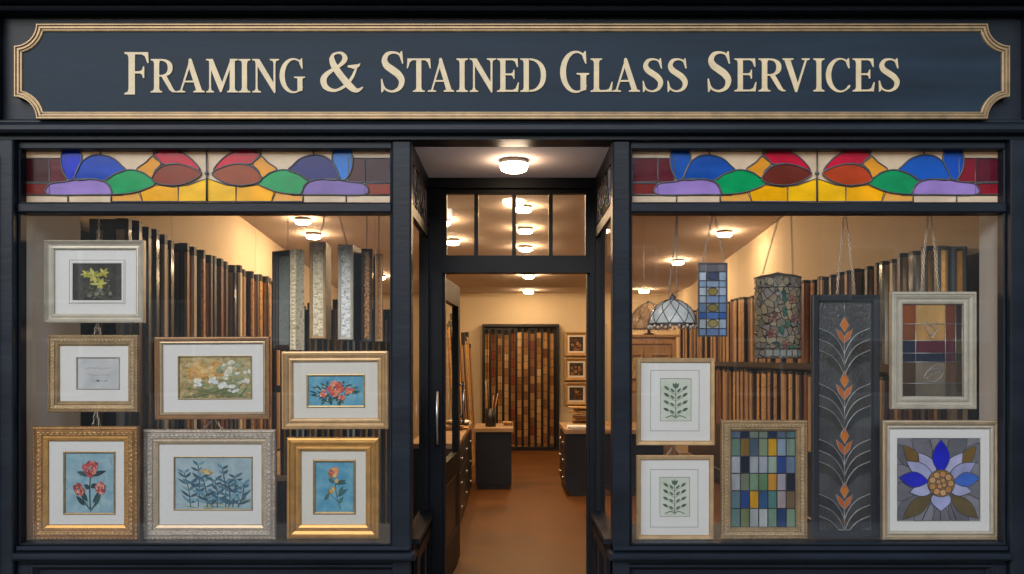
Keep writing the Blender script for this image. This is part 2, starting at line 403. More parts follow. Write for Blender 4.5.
# ------------------------------------------------------------------ lettering on the sign
def arc(cx, cy, rx, ry, a0, a1, n=20, e=1.0):
    o = []
    for i in range(n + 1):
        t = R(a0 + (a1 - a0) * i / n); c, s_ = math.cos(t), math.sin(t)
        o.append((cx + rx * math.copysign(abs(c) ** e, c), cy + ry * math.copysign(abs(s_) ** e, s_)))
    return o
def stem(x0, x1, s0=.1, s1=.1, y0=0., y1=1., bot=True, top=True):
    P = []
    if bot: P += [(x0, y0 + .13), (x0 - .25 * s0, y0 + .06), (x0 - s0, y0 + .035), (x0 - s0, y0), (x1 + s1, y0), (x1 + s1, y0 + .035), (x1 + .25 * s1, y0 + .06), (x1, y0 + .13)]
    else: P += [(x0, y0), (x1, y0)]
    if top: P += [(x1, y1 - .13), (x1 + .25 * s1, y1 - .06), (x1 + s1, y1 - .035), (x1 + s1, y1), (x0 - s0, y1), (x0 - s0, y1 - .035), (x0 - .25 * s0, y1 - .06), (x0, y1 - .13)]
    else: P += [(x1, y1), (x0, y1)]
    return P
def stroke(pts, ws, n=7):
    P = smooth([(x, y, w) for (x, y), w in zip(pts, ws)], n, False); Lp = []; Rp = []
    for i, p in enumerate(P):
        a = P[max(i - 1, 0)]; b = P[min(i + 1, len(P) - 1)]; dx, dy = b[0] - a[0], b[1] - a[1]; l = math.hypot(dx, dy) or 1
        Lp.append((p[0] - dy / l * p[2] / 2, p[1] + dx / l * p[2] / 2)); Rp.append((p[0] + dy / l * p[2] / 2, p[1] - dx / l * p[2] / 2))
    return ("strip", Lp, Rp)
def Sglyph():
    sp = stroke([(.535, .80), (.47, .93), (.33, .975), (.18, .93), (.115, .79), (.17, .655), (.31, .55), (.45, .44), (.535, .29), (.48, .11), (.31, .025), (.14, .08), (.06, .23)],
                [.03, .05, .055, .10, .135, .165, .175, .17, .145, .10, .055, .05, .03])
    return [sp, [(.50, .99), (.545, 1.01), (.575, .70), (.545, .70), (.49, .86)], [(.03, .33), (.06, .33), (.11, .14), (.09, .03), (.04, -.01)]]
def E_parts(w, full=True):
    P = [stem(.10, .255, .10, 0.0, top=True), [(.2, .945), (.2, .998), (w - .04, .998), (w - .03, .74), (w - .06, .74), (w - .12, .90), (w - .2, .945)],
         [(.25, .495), (.25, .548), (w - .24, .548), (w - .19, .58), (w - .165, .66), (w - .135, .66), (w - .135, .385), (w - .165, .385), (w - .19, .465), (w - .24, .495)]]
    if full: P.append([(.2, .002), (w - .03, .002), (w, .28), (w - .03, .28), (w - .10, .10), (w - .2, .055), (.2, .055)])
    return P
def Gl(ch):
    if ch == 'I': return .36, [stem(.103, .257)]
    if ch == 'F':
        w = .62; P = E_parts(w, False); return w, P
    if ch == 'E': return .66, E_parts(.66)
    if ch == 'L': return .665, [stem(.10, .255, .10, .09), [(.2, .002), (.635, .002), (.665, .30), (.635, .30), (.56, .10), (.47, .055), (.2, .055)]]
    if ch == 'T':
        return .72, [stem(.283, .437, .1, .1, top=False, y1=.97), [(.02, .998), (.70, .998), (.72, .70), (.69, .70), (.63, .88), (.55, .945), (.17, .945), (.09, .88), (.03, .70), (0, .70)]]
    if ch == 'D':
        o = arc(.27, .5, .50, .499, 90, -90, 20, .9); i = arc(.27, .5, .345, .445, -90, 90, 20, .9)
        return .77, [stem(.10, .255, .10, 0), o + i]
    if ch == 'R':
        o = arc(.30, .735, .36, .264, 90, -90, 16, .85); i = arc(.30, .735, .215, .212, -90, 90, 16, .85)
        return .78, [stem(.10, .255, .10, .09), o[:] + i, [(.25, .998), (.30, .998), (.30, .947), (.25, .947)], [(.25, .471), (.30, .471), (.30, .523), (.25, .523)],
                     ("strip", [(.32, .49), (.48, .22), (.57, .07), (.66, .005), (.78, .0)], [(.47, .50), (.60, .27), (.67, .13), (.72, .055), (.78, .03)])]
    if ch in 'CG':
        w = .76; o = arc(.42, .5, .42, .515, 48, 318, 30); i = arc(.455, .5, .295, .462, 318, 48, 30)
        P = [o + i]
        P.append([(.665, 1.0), (.70, 1.01), (.715, .70), (.685, .70), (.62, .84), (.60, .93)])
        if ch == 'C': P.append([(.71, .21), (.74, .19), (.70, .10), (.66, .10), (.64, .16)])
        else: P += [[(.555, .02), (.71, .06), (.71, .40), (.735, .425), (.79, .435), (.79, .47), (.45, .47), (.45, .435), (.53, .425), (.555, .40)]]
        return w if ch == 'C' else .79, P
    if ch == 'S': return .61, Sglyph()
    if ch == 'A':
        P = [[(.10, .03), (.155, .03), (.435, .86), (.40, .985)], [(.37, .985), (.41, 1.02), (.46, .995), (.79, .03), (.615, .03), (.36, .80)], [(.19, .30), (.60, .30), (.585, .352), (.207, .352)],
             [(0, 0), (.27, 0), (.27, .035), (.17, .06), (.09, .06), (0, .035)], [(.52, 0), (.86, 0), (.86, .035), (.80, .065), (.60, .065), (.52, .035)]]
        return .86, P
    if ch == 'V':
        P = [[(.05, .97), (.235, .97), (.475, .22), (.42, -.02), (.39, -.02)], [(.40, -.02), (.44, -.02), (.745, .97), (.685, .97), (.44, .19)],
             [(0, 1), (.33, 1), (.33, .965), (.24, .935), (.06, .935), (0, .965)], [(.58, 1), (.82, 1), (.82, .965), (.745, .935), (.67, .935), (.58, .965)]]
        return .82, P
    if ch == 'M':
        P = [stem(.115, .172, .09, .09, top=False, y1=.97), [(.02, 1.), (.225, 1.), (.53, .26), (.47, .01), (.445, .01), (.12, .80), (.11, .945), (.02, .965)],
             [(.46, .01), (.495, .01), (.82, .90), (.775, 1.), (.49, .24)], stem(.745, .90, .08, .09, top=False, y1=.97), [(.75, 1), (.99, 1), (.99, .965), (.91, .935), (.75, .925)]]
        return .99, P
    if ch == 'N':
        P = [stem(.125, .182, .10, .10, top=False, y1=.95), [(.02, 1), (.235, 1), (.715, .20), (.715, -.015), (.675, -.015), (.12, .88), (.10, .945), (.02, .965)],
             stem(.66, .717, .11, .11, bot=False, y0=.05)]
        return .84, P
    if ch == '&':
        q = lambda L: [((x - 833) / 160, (210 - y) / 160) for x, y in L]
        P = [stroke(q([(972, 112), (955, 150), (928, 182), (888, 201), (852, 188), (842, 160), (855, 137), (890, 112)]), [.05, .07, .075, .07, .13, .155, .12, .07]),
             stroke(q([(886, 115), (912, 98), (927, 76), (918, 57), (900, 53), (880, 61), (874, 80)]), [.07, .09, .13, .08, .055, .07, .12]),
             stroke(q([(874, 72), (884, 103), (915, 148), (950, 187), (975, 201), (998, 188)]), [.12, .16, .165, .165, .10, .03]),
             q([(938, 103), (978, 98), (988, 94), (985, 106), (966, 118), (952, 113), (938, 110)])]
        return 1.05, P
SIGN_Y = -.085
sg = thing("shop_sign", (0, SIGN_Y, WZ(120, SIGN_Y)), "long dark blue sign board with cream Framing & Stained Glass Services lettering in a gilt border", "sign")
z_0 = WZ(120, SIGN_Y); LX = lambda px: WX(px, SIGN_Y); LZ = lambda py: WZ(py, SIGN_Y) - z_0
rr = LX(38) - LX(16)
x0, x1, z0, z1 = LX(16), LX(1008), LZ(119.5), LZ(25)
def notched(x0, x1, z0, z1, r):
    P = []
    st = r * .16
    for cx, cz, a0 in ((x0, z0, 90), (x1, z0, 180), (x1, z1, 270), (x0, z1, 360)):
        A = [(cx + r * math.cos(R(a0 - 90 * i / 8)), cz + r * math.sin(R(a0 - 90 * i / 8))) for i in range(9)]
        if a0 == 90: A = [(x0, z0 + r + st), (x0 + st * .0, z0 + r)] + [(p[0] + st * 0, p[1]) for p in A[1:-1]] + [(x0 + r, z0), (x0 + r + st, z0)]
        elif a0 == 180: A = [(x1 - r - st, z0)] + A + [(x1, z0 + r + st)]
        elif a0 == 270: A = [(x1, z1 - r - st)] + A + [(x1 - r - st, z1)]
        else: A = [(x0 + r + st, z1)] + A + [(x0, z1 - r - st)]
        P += A
    return P
def sweep_path(mb, path, prof, mi=0):
    k = len(path); n = len(mb.v); q = len(prof)
    for i, p in enumerate(path):
        a = Vector(path[i - 1]); b = Vector(p); c = Vector(path[(i + 1) % k])
        d1 = (b - a).normalized() if (b - a).length > 1e-7 else (c - b).normalized(); d2 = (c - b).normalized() if (c - b).length > 1e-7 else d1
        n1 = Vector((-d1.y, d1.x)); n2 = Vector((-d2.y, d2.x)); nn = (n1 + n2)
        nn = nn.normalized(); f = 1 / max(.5, nn.dot(n1)); nn *= f
        for t, hh in prof: mb.v.append((p[0] + nn.x * t, -hh, p[1] + nn.y * t))
    for i in range(k):
        i2 = (i + 1) % k
        for j in range(q - 1):
            mb.f.append((n + i * q + j, n + i2 * q + j, n + i2 * q + j + 1, n + i * q + j + 1)); mb.m.append(mi); mb.smooth.append(False)
path = notched(x0, x1, z0, z1, rr)
bd = MB(); bd.poly_xz([(p[0], p[1]) for p in path], -.004, .03); bd.build("board", board_m, sg)
mo = MB(); fw = .037
sweep_path(mo, path, [(-.002, 0), (-.002, .014), (.001, .018), (.006, .018), (.009, .010), (.0125, .010), (.015, .015), (.021, .015), (.024, .008), (.0275, .008), (.030, .012), (.034, .011), (fw, .004)])
mo.build("gilt_moulding", gilt, sg)
TXT = [('F', 125.2, 150.6, 52.7, 95), ('R', 151.4, 177.3, 59.6, 93), ('A', 177.3, 205.2, 59.6, 93), ('M', 206, 238.4, 59.6, 93), ('I', 239, 251, 59.6, 93), ('N', 252, 280, 59.6, 93), ('G', 280, 305.5, 59.2, 93.2),
       ('&', 321.5, 364, 52.7, 93.3), ('S', 380, 405, 52, 93), ('T', 407, 431, 59, 92.4), ('A', 428, 454.2, 59, 92.4), ('I', 456.4, 468, 59, 92.4), ('N', 469, 496.5, 59, 92.4), ('E', 497, 519, 59, 92.4), ('D', 520.3, 546, 59, 92.4),
       ('G', 560, 589, 52, 92.8), ('L', 590.4, 612.5, 59, 92.4), ('A', 612, 639.6, 59, 92.4), ('S', 641.3, 663, 59, 92.6), ('S', 666, 687.5, 59, 92.6),
       ('S', 706, 731, 52, 92.6), ('E', 734, 756, 59, 92), ('R', 758, 785, 59, 92), ('V', 782, 809, 59, 92), ('I', 812.7, 824, 59, 92), ('C', 825.3, 850.4, 59, 92.4), ('E', 852, 874, 59, 92), ('S', 877, 899, 59, 92.2)]
lt = MB()
for ch, a, b, t, bt in TXT:
    w, P = Gl(ch); X0, X1, Z0, Z1 = LX(a), LX(b), LZ(bt), LZ(t)
    f = lambda p: (X0 + p[0] / w * (X1 - X0), Z0 + p[1] * (Z1 - Z0))
    for i, p in enumerate(P):
        y = -.0085 - .0004 * i
        if p[0] == "strip": lt.strip_xz([f(q) for q in p[1]], [f(q) for q in p[2]], y, -.004)
        else: lt.poly_xz([f(q) for q in p], y, -.004)
lt.build("lettering", letter_m, sg)

# ------------------------------------------------------------------ stained glass transoms
CREAM = "d8c4aa"
def transom(name, loc, w, h, label, colours, group, dark=False):
    """loc = lower left corner; shapes given on a 1002 x 277 half panel, mirrored about the middle"""
    t = thing(name, loc, label, "stained glass", group)
    A = Art(lambda c: sglass(c)); K = MB()
    A.poly_xz([(0, 0), (w, 0), (w, h), (0, h)], 0, None, A.mi(CREAM))
    for side in (0, 1):
        C = colours[side]
        def T(p):
            u = (p[0] - 20) / 1002 * w / 2; v = (305 - p[1]) / 277 * h
            return (u if side == 0 else w - u, max(.001, min(h - .001, v)))
        def sh(key, pts, sm=True, lay=1):
            q = [T(p) for p in (smooth(pts, 5) if sm else pts)]
            if side: q = q[::-1]
            A.poly_xz(q, -.0008 * lay, None, A.mi(C[key]))
            K.tube([(p[0], -.0008 * lay - .001, p[1]) for p in q], 0.0040, 5, closed=True)
        def ln(pts, sm=False):
            pts = [T(p) for p in (smooth(pts, 5, False) if sm else pts)]
            K.tube([(p[0], -.003, p[1]) for p in pts], 0.0040, 5)
        sh("m1", [(22, 72), (160, 72), (160, 200), (22, 200)], False, 1)
        sh("m2", [(160, 72), (250, 72), (250, 197), (160, 200)], False, 2)
        sh("r1", [(22, 204), (160, 206), (160, 266), (22, 266)], False, 1)
        sh("y2", [(498, 270), (560, 264), (655, 247), (672, 303), (498, 303)], False, 1)
        sh("y", [(645, 250), (740, 212), (840, 225), (864, 222), (864, 303), (670, 303)], False, 2)
        sh("y3", [(864, 222), (920, 214), (1021, 180), (1021, 303), (864, 303)], False, 3)
        sh("lav", [(160, 212), (250, 197), (330, 184), (420, 187), (470, 203), (495, 235), (503, 264), (400, 266), (160, 266)], True, 4)
        sh("dome", [(305, 185), (325, 110), (375, 66), (440, 55), (510, 74), (555, 112), (577, 138), (520, 160), (470, 190), (400, 183)], True, 5)
        sh("tear", [(240, 29), (225, 80), (235, 140), (262, 183), (288, 186), (318, 130), (338, 80), (326, 34), (280, 29)], True, 6)
        sh("green", [(470, 192), (520, 157), (575, 138), (622, 136), (680, 155), (740, 205), (690, 235), (620, 256), (540, 264), (505, 260), (493, 222)], True, 7)
        sh("or", [(640, 132), (690, 95), (730, 62), (772, 102), (740, 140), (720, 178), (680, 152)], True, 8)
        sh("red", [(730, 60), (760, 38), (810, 31), (880, 42), (940, 80), (985, 138), (920, 115), (850, 102), (790, 105), (760, 88)], True, 9)
        sh("br", [(722, 185), (760, 130), (810, 108), (870, 105), (930, 120), (992, 152), (960, 185), (900, 210), (840, 218), (770, 210)], True, 10)
        ln([(20, 268), (560, 268)]); ln([(262, 268), (262, 305)]); ln([(498, 268), (498, 305)]); ln([(440, 28), (440, 55)]); ln([(730, 28), (730, 60)])
    K.tube([(w / 2, -.011, 0), (w / 2, -.011, h)], .004, 5)
    K.lump(w / 2, -.009, h * .545, .011, .011, .008, seg=10)
    A.build("glass_pieces", A.mats(), t)
    K.build("lead_came", lead, t)
    return t
base = dict(m1="40161c", m2="601a28", r1="7a2a24", y2="e0a850", y="eeb008", y3="f6c010", lav="9a80c4", dome="0c46b4", tear="0c34cc", green="04995a", br="86301c", red="c8143a")
base["or"] = "d8962a"
def cv(**k): d = dict(base); d.update(k); return d
yT = .035
zb, zt = WZ(202, yT), WZ(150, yT)
transom("stained_glass_transom", (WX(24, yT), yT, zb), WX(390.5, yT) - WX(24, yT), zt - zb, "colourful leaded glass strip above the window of framed flower pictures",
        [cv(), cv(dome="232a70", tear="1e74c8", lav="7d6aa8", m1="3c2028", m2="4a2028", r1="8a3018", br="93401f")], "stained glass strips over the display windows")
transom("stained_glass_transom", (WX(632, yT), yT, zb), WX(1001, yT) - WX(632, yT), zt - zb, "colourful leaded glass strip above the window of hanging lamps and panels",
        [cv(m1="5a1c26", dome="1850a8", tear="1a58b4", br="6e2c20"), cv(dome="1858b8", tear="1650b8", m1="5c1a2a", m2="861a2a", r1="8a1c2c", br="b04018", green="10925a")], "stained glass strips over the display windows")
for s in (-1, 1):   # narrow strips over the porch side windows
    wS, hS = YD - .105, .215
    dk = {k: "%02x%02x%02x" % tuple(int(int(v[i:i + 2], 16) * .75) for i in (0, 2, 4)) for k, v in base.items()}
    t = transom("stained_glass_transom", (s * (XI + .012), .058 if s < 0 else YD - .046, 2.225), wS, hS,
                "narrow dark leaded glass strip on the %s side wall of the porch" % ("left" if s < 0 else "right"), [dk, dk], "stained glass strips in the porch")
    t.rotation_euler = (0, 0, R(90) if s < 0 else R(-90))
# the four-light window over the door
tw = thing("overdoor_window", (0, YD + .04, 2.045), "clear four pane window with dark glazing bars over the shop door", "transom window")
mb = MB()
bars = [-.42, WX(476, YD), WX(514, YD), WX(551, YD), .47]
for x in bars[1:4]: mb.box(x - .012, x + .012, -.02, .03, 0.025, .40)
mb.box(-.42, -.395, -.02, .03, 0.025, .40); mb.box(.445, .47, -.02, .03, 0.025, .40); mb.box(-.42, .47, -.02, .03, 0, .025); mb.box(-.42, .47, -.02, .03, .40, .425)
mb.build("frame", navy_dark, tw)
for i in range(4):
    MB().quad((bars[i] + .011, .005, .025), (bars[i + 1] - .011, .005, .025), (bars[i + 1] - .011, .005, .40), (bars[i] + .011, .005, .40)).build("pane", glass_in, tw)

# the open door, hinged at the left jamb
dr = thing("shop_door", (-.462, YD + .105, .032), "dark half glazed shop door standing open against the left", "door", rz=R(87))
mb = MB(); DW, DH = .86, 1.92
mb.box(0, .09, -.045, 0, 0, DH); mb.box(DW - .1, DW, -.045, 0, 0, DH); mb.box(.09, DW - .1, -.045, 0, DH - .14, DH); mb.box(.09, DW - .1, -.045, 0, .62, .76); mb.box(.09, DW - .1, -.045, 0, 0, .22)
mb.build("door_frame", navy_dark, dr)
mb = MB(); mb.box(.09, DW - .1, -.032, -.012, .22, .62); mb.frame(DW - .19 , .40, [(0, .032), (.0, .045), (.03, .034)], .09, .22); mb.build("kick_panel", wood_dark, dr)
MB().quad((.09, -.022, .76), (DW - .1, -.022, .76), (DW - .1, -.022, DH - .14), (.09, -.022, DH - .14)).build("glass", glass_side, dr)
mb = MB(); mb.tube([(DW - .05, -.075, .95), (DW - .05, -.075, 1.25)], .01, 8); mb.tube([(DW - .05, -.075, .97), (DW - .05, -.045, .97)], .007, 6); mb.tube([(DW - .05, -.075, 1.23), (DW - .05, -.045, 1.23)], .007, 6); mb.build("handle", steel, dr)

# ------------------------------------------------------------------ chains
def chain(mb, p0, p1, link=.022, wire=.0016):
    p0, p1 = Vector(p0), Vector(p1); d = p1 - p0; n = max(1, int(d.length / (link * .8))); t = d.normalized()
    up = Vector((0, 1, 0)); a = t.cross(up).normalized(); b = a.cross(t)
    for i in range(n):
        c = p0 + d * ((i + .5) / n); side = (a + b).normalized() if i % 2 else (a - b).normalized()
        mb.tube([c + t * (link / 2 * math.cos(q)) + side * (link * .24 * math.sin(q)) for q in [2 * pi * j / 8 for j in range(8)]], wire, 4, closed=True)

# ------------------------------------------------------------------ framed pictures
def profile(style, w):
    if style == "ornate": return [(0, 0), (0, .02), (.06 * w, .027), (.16 * w, .030), (.22 * w, .024), (.34 * w, .030), (.62 * w, .027), (.68 * w, .020), (.76 * w, .023), (.84 * w, .020), (w, .010), (w, .002)]
    if style == "step": return [(0, 0), (0, .024), (.05 * w, .030), (.2 * w, .032), (.28 * w, .026), (.34 * w, .028), (.55 * w, .022), (.60 * w, .016), (.66 * w, .019), (.88 * w, .013), (w, .009), (w, .002)]
    if style == "scoop": return [(0, 0), (0, .03), (.12 * w, .034), (.22 * w, .028), (.4 * w, .020), (.6 * w, .016), (.75 * w, .016), (.8 * w, .02), (w, .012), (w, .002)]
    return [(0, 0), (0, .02), (.2 * w, .023), (.8 * w, .021), (w, .015), (w, .002)]
def framed(name, px, y, fw_px, style, fmat, label, cat, group, mount=mount_w, win=None, fil=None, fil_px=1.6, edge=None, bev=None, tilt=0):
    """px = (left, top, right, bottom) as measured on the photograph for a thing standing at depth y"""
    sxm = (y + DIST) / FPX
    x0, x1, z0, z1 = WX(px[0], y), WX(px[2], y), WZ(px[3], y), WZ(px[1], y)
    w, h = x1 - x0, z1 - z0
    t = thing(name, ((x0 + x1) / 2, y, z0), label, cat, group)
    F = MB(); fw = fw_px * sxm; pr = profile(style, fw)
    F.frame(w, h, pr, -w / 2, 0)
    if style == "ornate":
        def row(tt, yy, st, rx_, rz_, hh):
            nx = max(2, int((w - 2 * tt) / st)); nz_ = max(2, int((h - 2 * tt) / st))
            for i in range(nx + 1):
                rx, rz = rx_ * random.uniform(.7, 1.15), rz_ * random.uniform(.7, 1.2)
                xx = -w / 2 + tt + (w - 2 * tt) * i / nx
                F.lump(xx, yy, tt, rx, rz, hh, 1); F.lump(xx, yy, h - tt, rx, rz, hh, 1)
            for i in range(1, nz_):
                rx, rz = rx_ * random.uniform(.7, 1.15), rz_ * random.uniform(.7, 1.2)
                zz = tt + (h - 2 * tt) * i / nz_
                F.lump(-w / 2 + tt, yy, zz, rz, rx, hh, 1); F.lump(w / 2 - tt, yy, zz, rz, rx, hh, 1)
        row(.42 * fw, -.0285, fw * .30, fw * .15, fw * .09, .004); row(.54 * fw, -.0275, fw * .37, fw * .13, fw * .07, .004)
        row(.11 * fw, -.026, fw * .28, fw * .10, fw * .08, .005)
        row(.76 * fw, -.021, fw * .22, fw * .07, fw * .06, .003)
    F.build("frame", fmat if isinstance(fmat, (list, tuple)) else [fmat], t)
    if edge is not None:
        E = MB(); E.frame(w - 2 * fw * .66, h - 2 * fw * .66, [(0, .02), (0, .0215), (fw * .14, .0225), (fw * .3, .0185), (fw * .33, .004)], -w / 2 + fw * .66, fw * .66); E.build("inner_lip", edge, t)
    MB().box(-w / 2 + .004, w / 2 - .004, .0005, .004, .004, h - .004).build("backing", black_m, t)
    if win is None: win = (px[0] + fw_px, px[1] + fw_px, px[2] - fw_px, px[3] - fw_px)
    a0, a1, b0, b1 = WX(win[0], y) - t.location.x, WX(win[2], y) - t.location.x, WZ(win[3], y) - z0, WZ(win[1], y) - z0
    if mount is not None:
        Mt = MB(); g = fw * .95; xl, xr, zl, zr = -w / 2 + g, w / 2 - g, g, h - g
        Yf = -.0075; bv = .0035
        o = [(xl, zl), (xr, zl), (xr, zr), (xl, zr)]; i_ = [(a0 - bv, b0 - bv), (a1 + bv, b0 - bv), (a1 + bv, b1 + bv), (a0 - bv, b1 + bv)]; k_ = [(a0, b0), (a1, b0), (a1, b1), (a0, b1)]
        for j in range(4):
            j2 = (j + 1) % 4
            Mt.quad((o[j][0], Yf, o[j][1]), (o[j2][0], Yf, o[j2][1]), (i_[j2][0], Yf, i_[j2][1]), (i_[j][0], Yf, i_[j][1]), mi=0)
            Mt.quad((i_[j][0], Yf, i_[j][1]), (i_[j2][0], Yf, i_[j2][1]), (k_[j2][0], -.004, k_[j2][1]), (k_[j][0], -.004, k_[j][1]), mi=1)
        Mt.build("mount", [mount, bevel_m], t)
        if bev is not None:
            l = .0016
            q0, q1, r0, r1 = WX(bev[0], y) - t.location.x, WX(bev[2], y) - t.location.x, WZ(bev[3], y) - z0, WZ(bev[1], y) - z0
            L_ = MB(); L_.frame(q1 - q0, r1 - r0, [(0, .0075), (0, .0095), (l, .0095), (l * 2, .0075)], q0, r0); L_.build("bevel_line", bevel_m, t)
    if fil is not None:
        f = fil_px * sxm; Fl = MB(); Fl.frame(a1 - a0 + 2 * f, b1 - b0 + 2 * f, [(0, .0075), (0, .011), (f * .4, .012), (f, .010), (f, .003)], a0 - f, b0 - f); Fl.build("fillet", fil, t)
    return t, (a0, a1, b0, b1), h
def art_sheet(t, rect, bg, draw, name="print", maker=paint, y=-.0038):
    a0, a1, b0, b1 = rect; A = Art(maker)
    A.poly_xz([(a0, b0), (a1, b0), (a1, b1), (a0, b1)], 0, None, A.mi(bg))
    W_, H_ = a1 - a0, b1 - b0
    def S(pts, h):
        A.lay += 1
        A.poly_xz([(a0 + min(1.005, max(-.005, p[0])) * W_, b0 + min(1.005, max(-.005, p[1])) * H_) for p in pts], -.00004 * A.lay, None, A.mi(h))
    draw(S, W_ / H_)
    o = A.build(name, A.mats(), t, (0, y, 0)); return o
def hang(t, pts, name="chain"):
    L0 = Vector(t.location)
    for p, q in pts:
        mb = MB(); chain(mb, Vector(p) - L0, Vector(q) - L0); mb.build(name, chain_m, t)

def wash(name, c1, c2, c3, scale):
    """watercolour wash or loose oil background"""
    m = bpy.data.materials.new(name); m.use_nodes = True; N = m.node_tree.nodes; L = m.node_tree.links; b = N["Principled BSDF"]
    tc = N.new("ShaderNodeTexCoord"); nz = N.new("ShaderNodeTexNoise"); nz.inputs["Scale"].default_value = scale; nz.inputs["Detail"].default_value = 8; nz.inputs["Distortion"].default_value = .6
    L.new(tc.outputs["Object"], nz.inputs["Vector"]); rp = N.new("ShaderNodeValToRGB")
    e = rp.color_ramp.elements; e[0].position = .32; e[0].color = (*hexc(c1), 1); e[1].position = .68; e[1].color = (*hexc(c3), 1)
    q = e.new(.5); q.color = (*hexc(c2), 1); L.new(nz.outputs["Fac"], rp.inputs[0]); L.new(rp.outputs[0], b.inputs["Base Color"]); b.inputs["Roughness"].default_value = .75
    return m
wash_blue = wash("pale blue wash", "7fa6b8", "8fb4c2", "a6c2ca", 14)
wash_blue2 = wash("clear blue wash", "4a93b8", "5ca3c0", "79b4c8", 16)
wash_grey = wash("grey blue wash", "8fa9b4", "a3bac2", "b6c8cc", 12)
wash_dark = wash("dark umber ground", "23231f", "302f2a", "45433a", 22)
wash_land = wash("dappled garden paint", "6f7440", "b29a68", "d0bd92", 38)
wash_paper = wash("tinted botanical paper", "c4ccb8", "d0d6c6", "d8dcd0", 10)
wash_note = wash("pale note paper", "b8babc", "c6c7c8", "d0d0ce", 9)

def peony(S, asp, cx, cz, r, cols, n=26):
    for i in range(n):
        q = r * (1 - i / n * .75); a = random.uniform(0, 2 * pi); d = (r - q * .6) * random.uniform(.2, .8)
        h = cols[i % len(cols)]
        S([(cx + x / max(asp, 1) ** .9, cz + z * min(asp, 1)) for x, z in leaf(d * .55 * math.cos(a), d * .55 * math.sin(a), a, q * .9, q * .95)], h)
def d_lily(S, asp):
    for i in range(40):
        a = random.uniform(0, 2 * pi); S(leaf(random.uniform(.15, .85), random.uniform(.05, .55), a, random.uniform(.05, .18), .03), random.choice(["4a5236", "56603c", "3a4030", "6a6c58"]))
    for cx, cz, r in ((.42, .66, .22), (.55, .45, .2), (.28, .72, .14), (.62, .74, .16)):
        for k in range(6):
            S(leaf(cx, cz, k * pi / 3 + random.uniform(-.3, .3), r * random.uniform(.7, 1.1), r * .38), random.choice(["a5a03c", "b8b04e", "8d9038", "c4bd68"]))
    for i in range(14): S(disc(random.uniform(.3, .8), random.uniform(.1, .32), random.uniform(.02, .05), wob=.3), random.choice(["6c6e62", "7c7c6c", "585a50"]))
def d_note(S, asp):
    for z, x0_, x1_ in ((.66, .2, .8), (.45, .22, .78), (.25, .42, .72)):
        P = [(x0_ + (x1_ - x0_) * i / 26, z + random.uniform(-.035, .035)) for i in range(27)]
        S(line(P, .012), "8f9090")
def d_land(S, asp):
    for i in range(60):
        x, z = random.random(), random.random()
        c = random.choice(["cbb684", "b9a468", "a8a070", "c2a870"]) if z > .4 else random.choice(["8a905c", "979a68", "a5a67c", "7c8650"])
        S([(q[0], q[1]) for q in leaf(x, z, random.uniform(-.5, .5), random.uniform(.12, .26), random.uniform(.08, .16), 5)], c)
    for i in range(46):
        a = random.uniform(0, 6.3); d = random.uniform(0, 1)
        S(leaf(.42 + .26 * d * math.cos(a), .66 + .22 * d * math.sin(a), a, .12, .08), random.choice(["d6a458", "c8904a", "e0b878", "dcc088", "c89c5c"]))
    for i in range(34): S(disc(random.uniform(.55, .98), random.uniform(.2, .9), random.uniform(.02, .05), random.uniform(.03, .09), 8, .3), random.choice(["d8d4c0", "c4c4a8", "a8b090", "e0dccc", "8c9870"]))
    for cx, cz in ((.27, .38), (.62, .3), (.75, .22), (.48, .42)):
        for i in range(8): S(disc(cx + random.uniform(-.05, .05), cz + random.uniform(-.07, .07), .028, .045, 8, .3), random.choice(["f0ede4", "dfe4e4", "e8e0cc"]))
    for i in range(18): S(line([(random.uniform(.05, .95), .02), (random.uniform(.05, .95), .25)], .01), random.choice(["6c7848", "7c8850"]))
def d_bouquet(S, asp):
    for i in range(90):
        a = random.uniform(0, 2 * pi); d = random.uniform(.1, .42)
        S(leaf(.5 + d * .9 * math.cos(a), .42 + d * .8 * math.sin(a), a + random.uniform(-.6, .6), random.uniform(.08, .18), .045), random.choice(["1f4a3a", "2a5c44", "35604a", "1c3a4c", "3c6c7c"]))
    for cx, cz, r in ((.74, .5, .16), (.28, .42, .15), (.6, .26, .13), (.48, .58, .30)):
        peony(S, asp, cx, cz, r, ["d8604a", "e88a6a", "c4402f", "f0a88c", "d44a50"], 18)
    for i in range(22): S(disc(random.uniform(.15, .88), random.uniform(.15, .7), .014, .02, 7), random.choice(["e6b84a", "b8484a", "d6e0e0"]))
def d_three(S, asp):
    for i in range(40): S(leaf(random.random(), random.random(), random.uniform(0, 6), random.uniform(.1, .3), .02), random.choice(["86aebc", "98bcc6", "7ba2b4"]))
    for pts in ([(.52, .02), (.5, .3), (.51, .62)], [(.5, .06), (.38, .2), (.3, .36)], [(.54, .05), (.64, .2), (.72, .38)]): S(line(smooth(pts, 5, False), .025), "2c4a4c")
    for x, z, a, l in ((.5, .62, 2.9, .28), (.52, .62, .25, .34), (.46, .18, 2.2, .3), (.56, .16, .9, .34), (.6, .1, 1.1, .3), (.4, .12, 2.4, .25), (.5, .4, 2.6, .14), (.52, .42, .5, .14)): S(leaf(x, z, a, l, .085), random.choice(["24424a", "2f5554", "1f3c40"]))
    peony(S, asp, .5, .74, .20, ["a84440", "c45a50", "8c302f", "d88478", "b84c50"], 30)
    peony(S, asp, .27, .39, .15, ["a84440", "c86a58", "8c3434", "d89a88"], 24); peony(S, asp, .72, .41, .15, ["b04a4a", "c66a60", "94383c", "dc9c90"], 24)
    for cx, cz in ((.5, .74), (.27, .39), (.72, .41)):
        for i in range(7): S(disc(cx + random.uniform(-.08, .08), cz + random.uniform(-.06, .05), .012, .012, 6), "e2b49a")
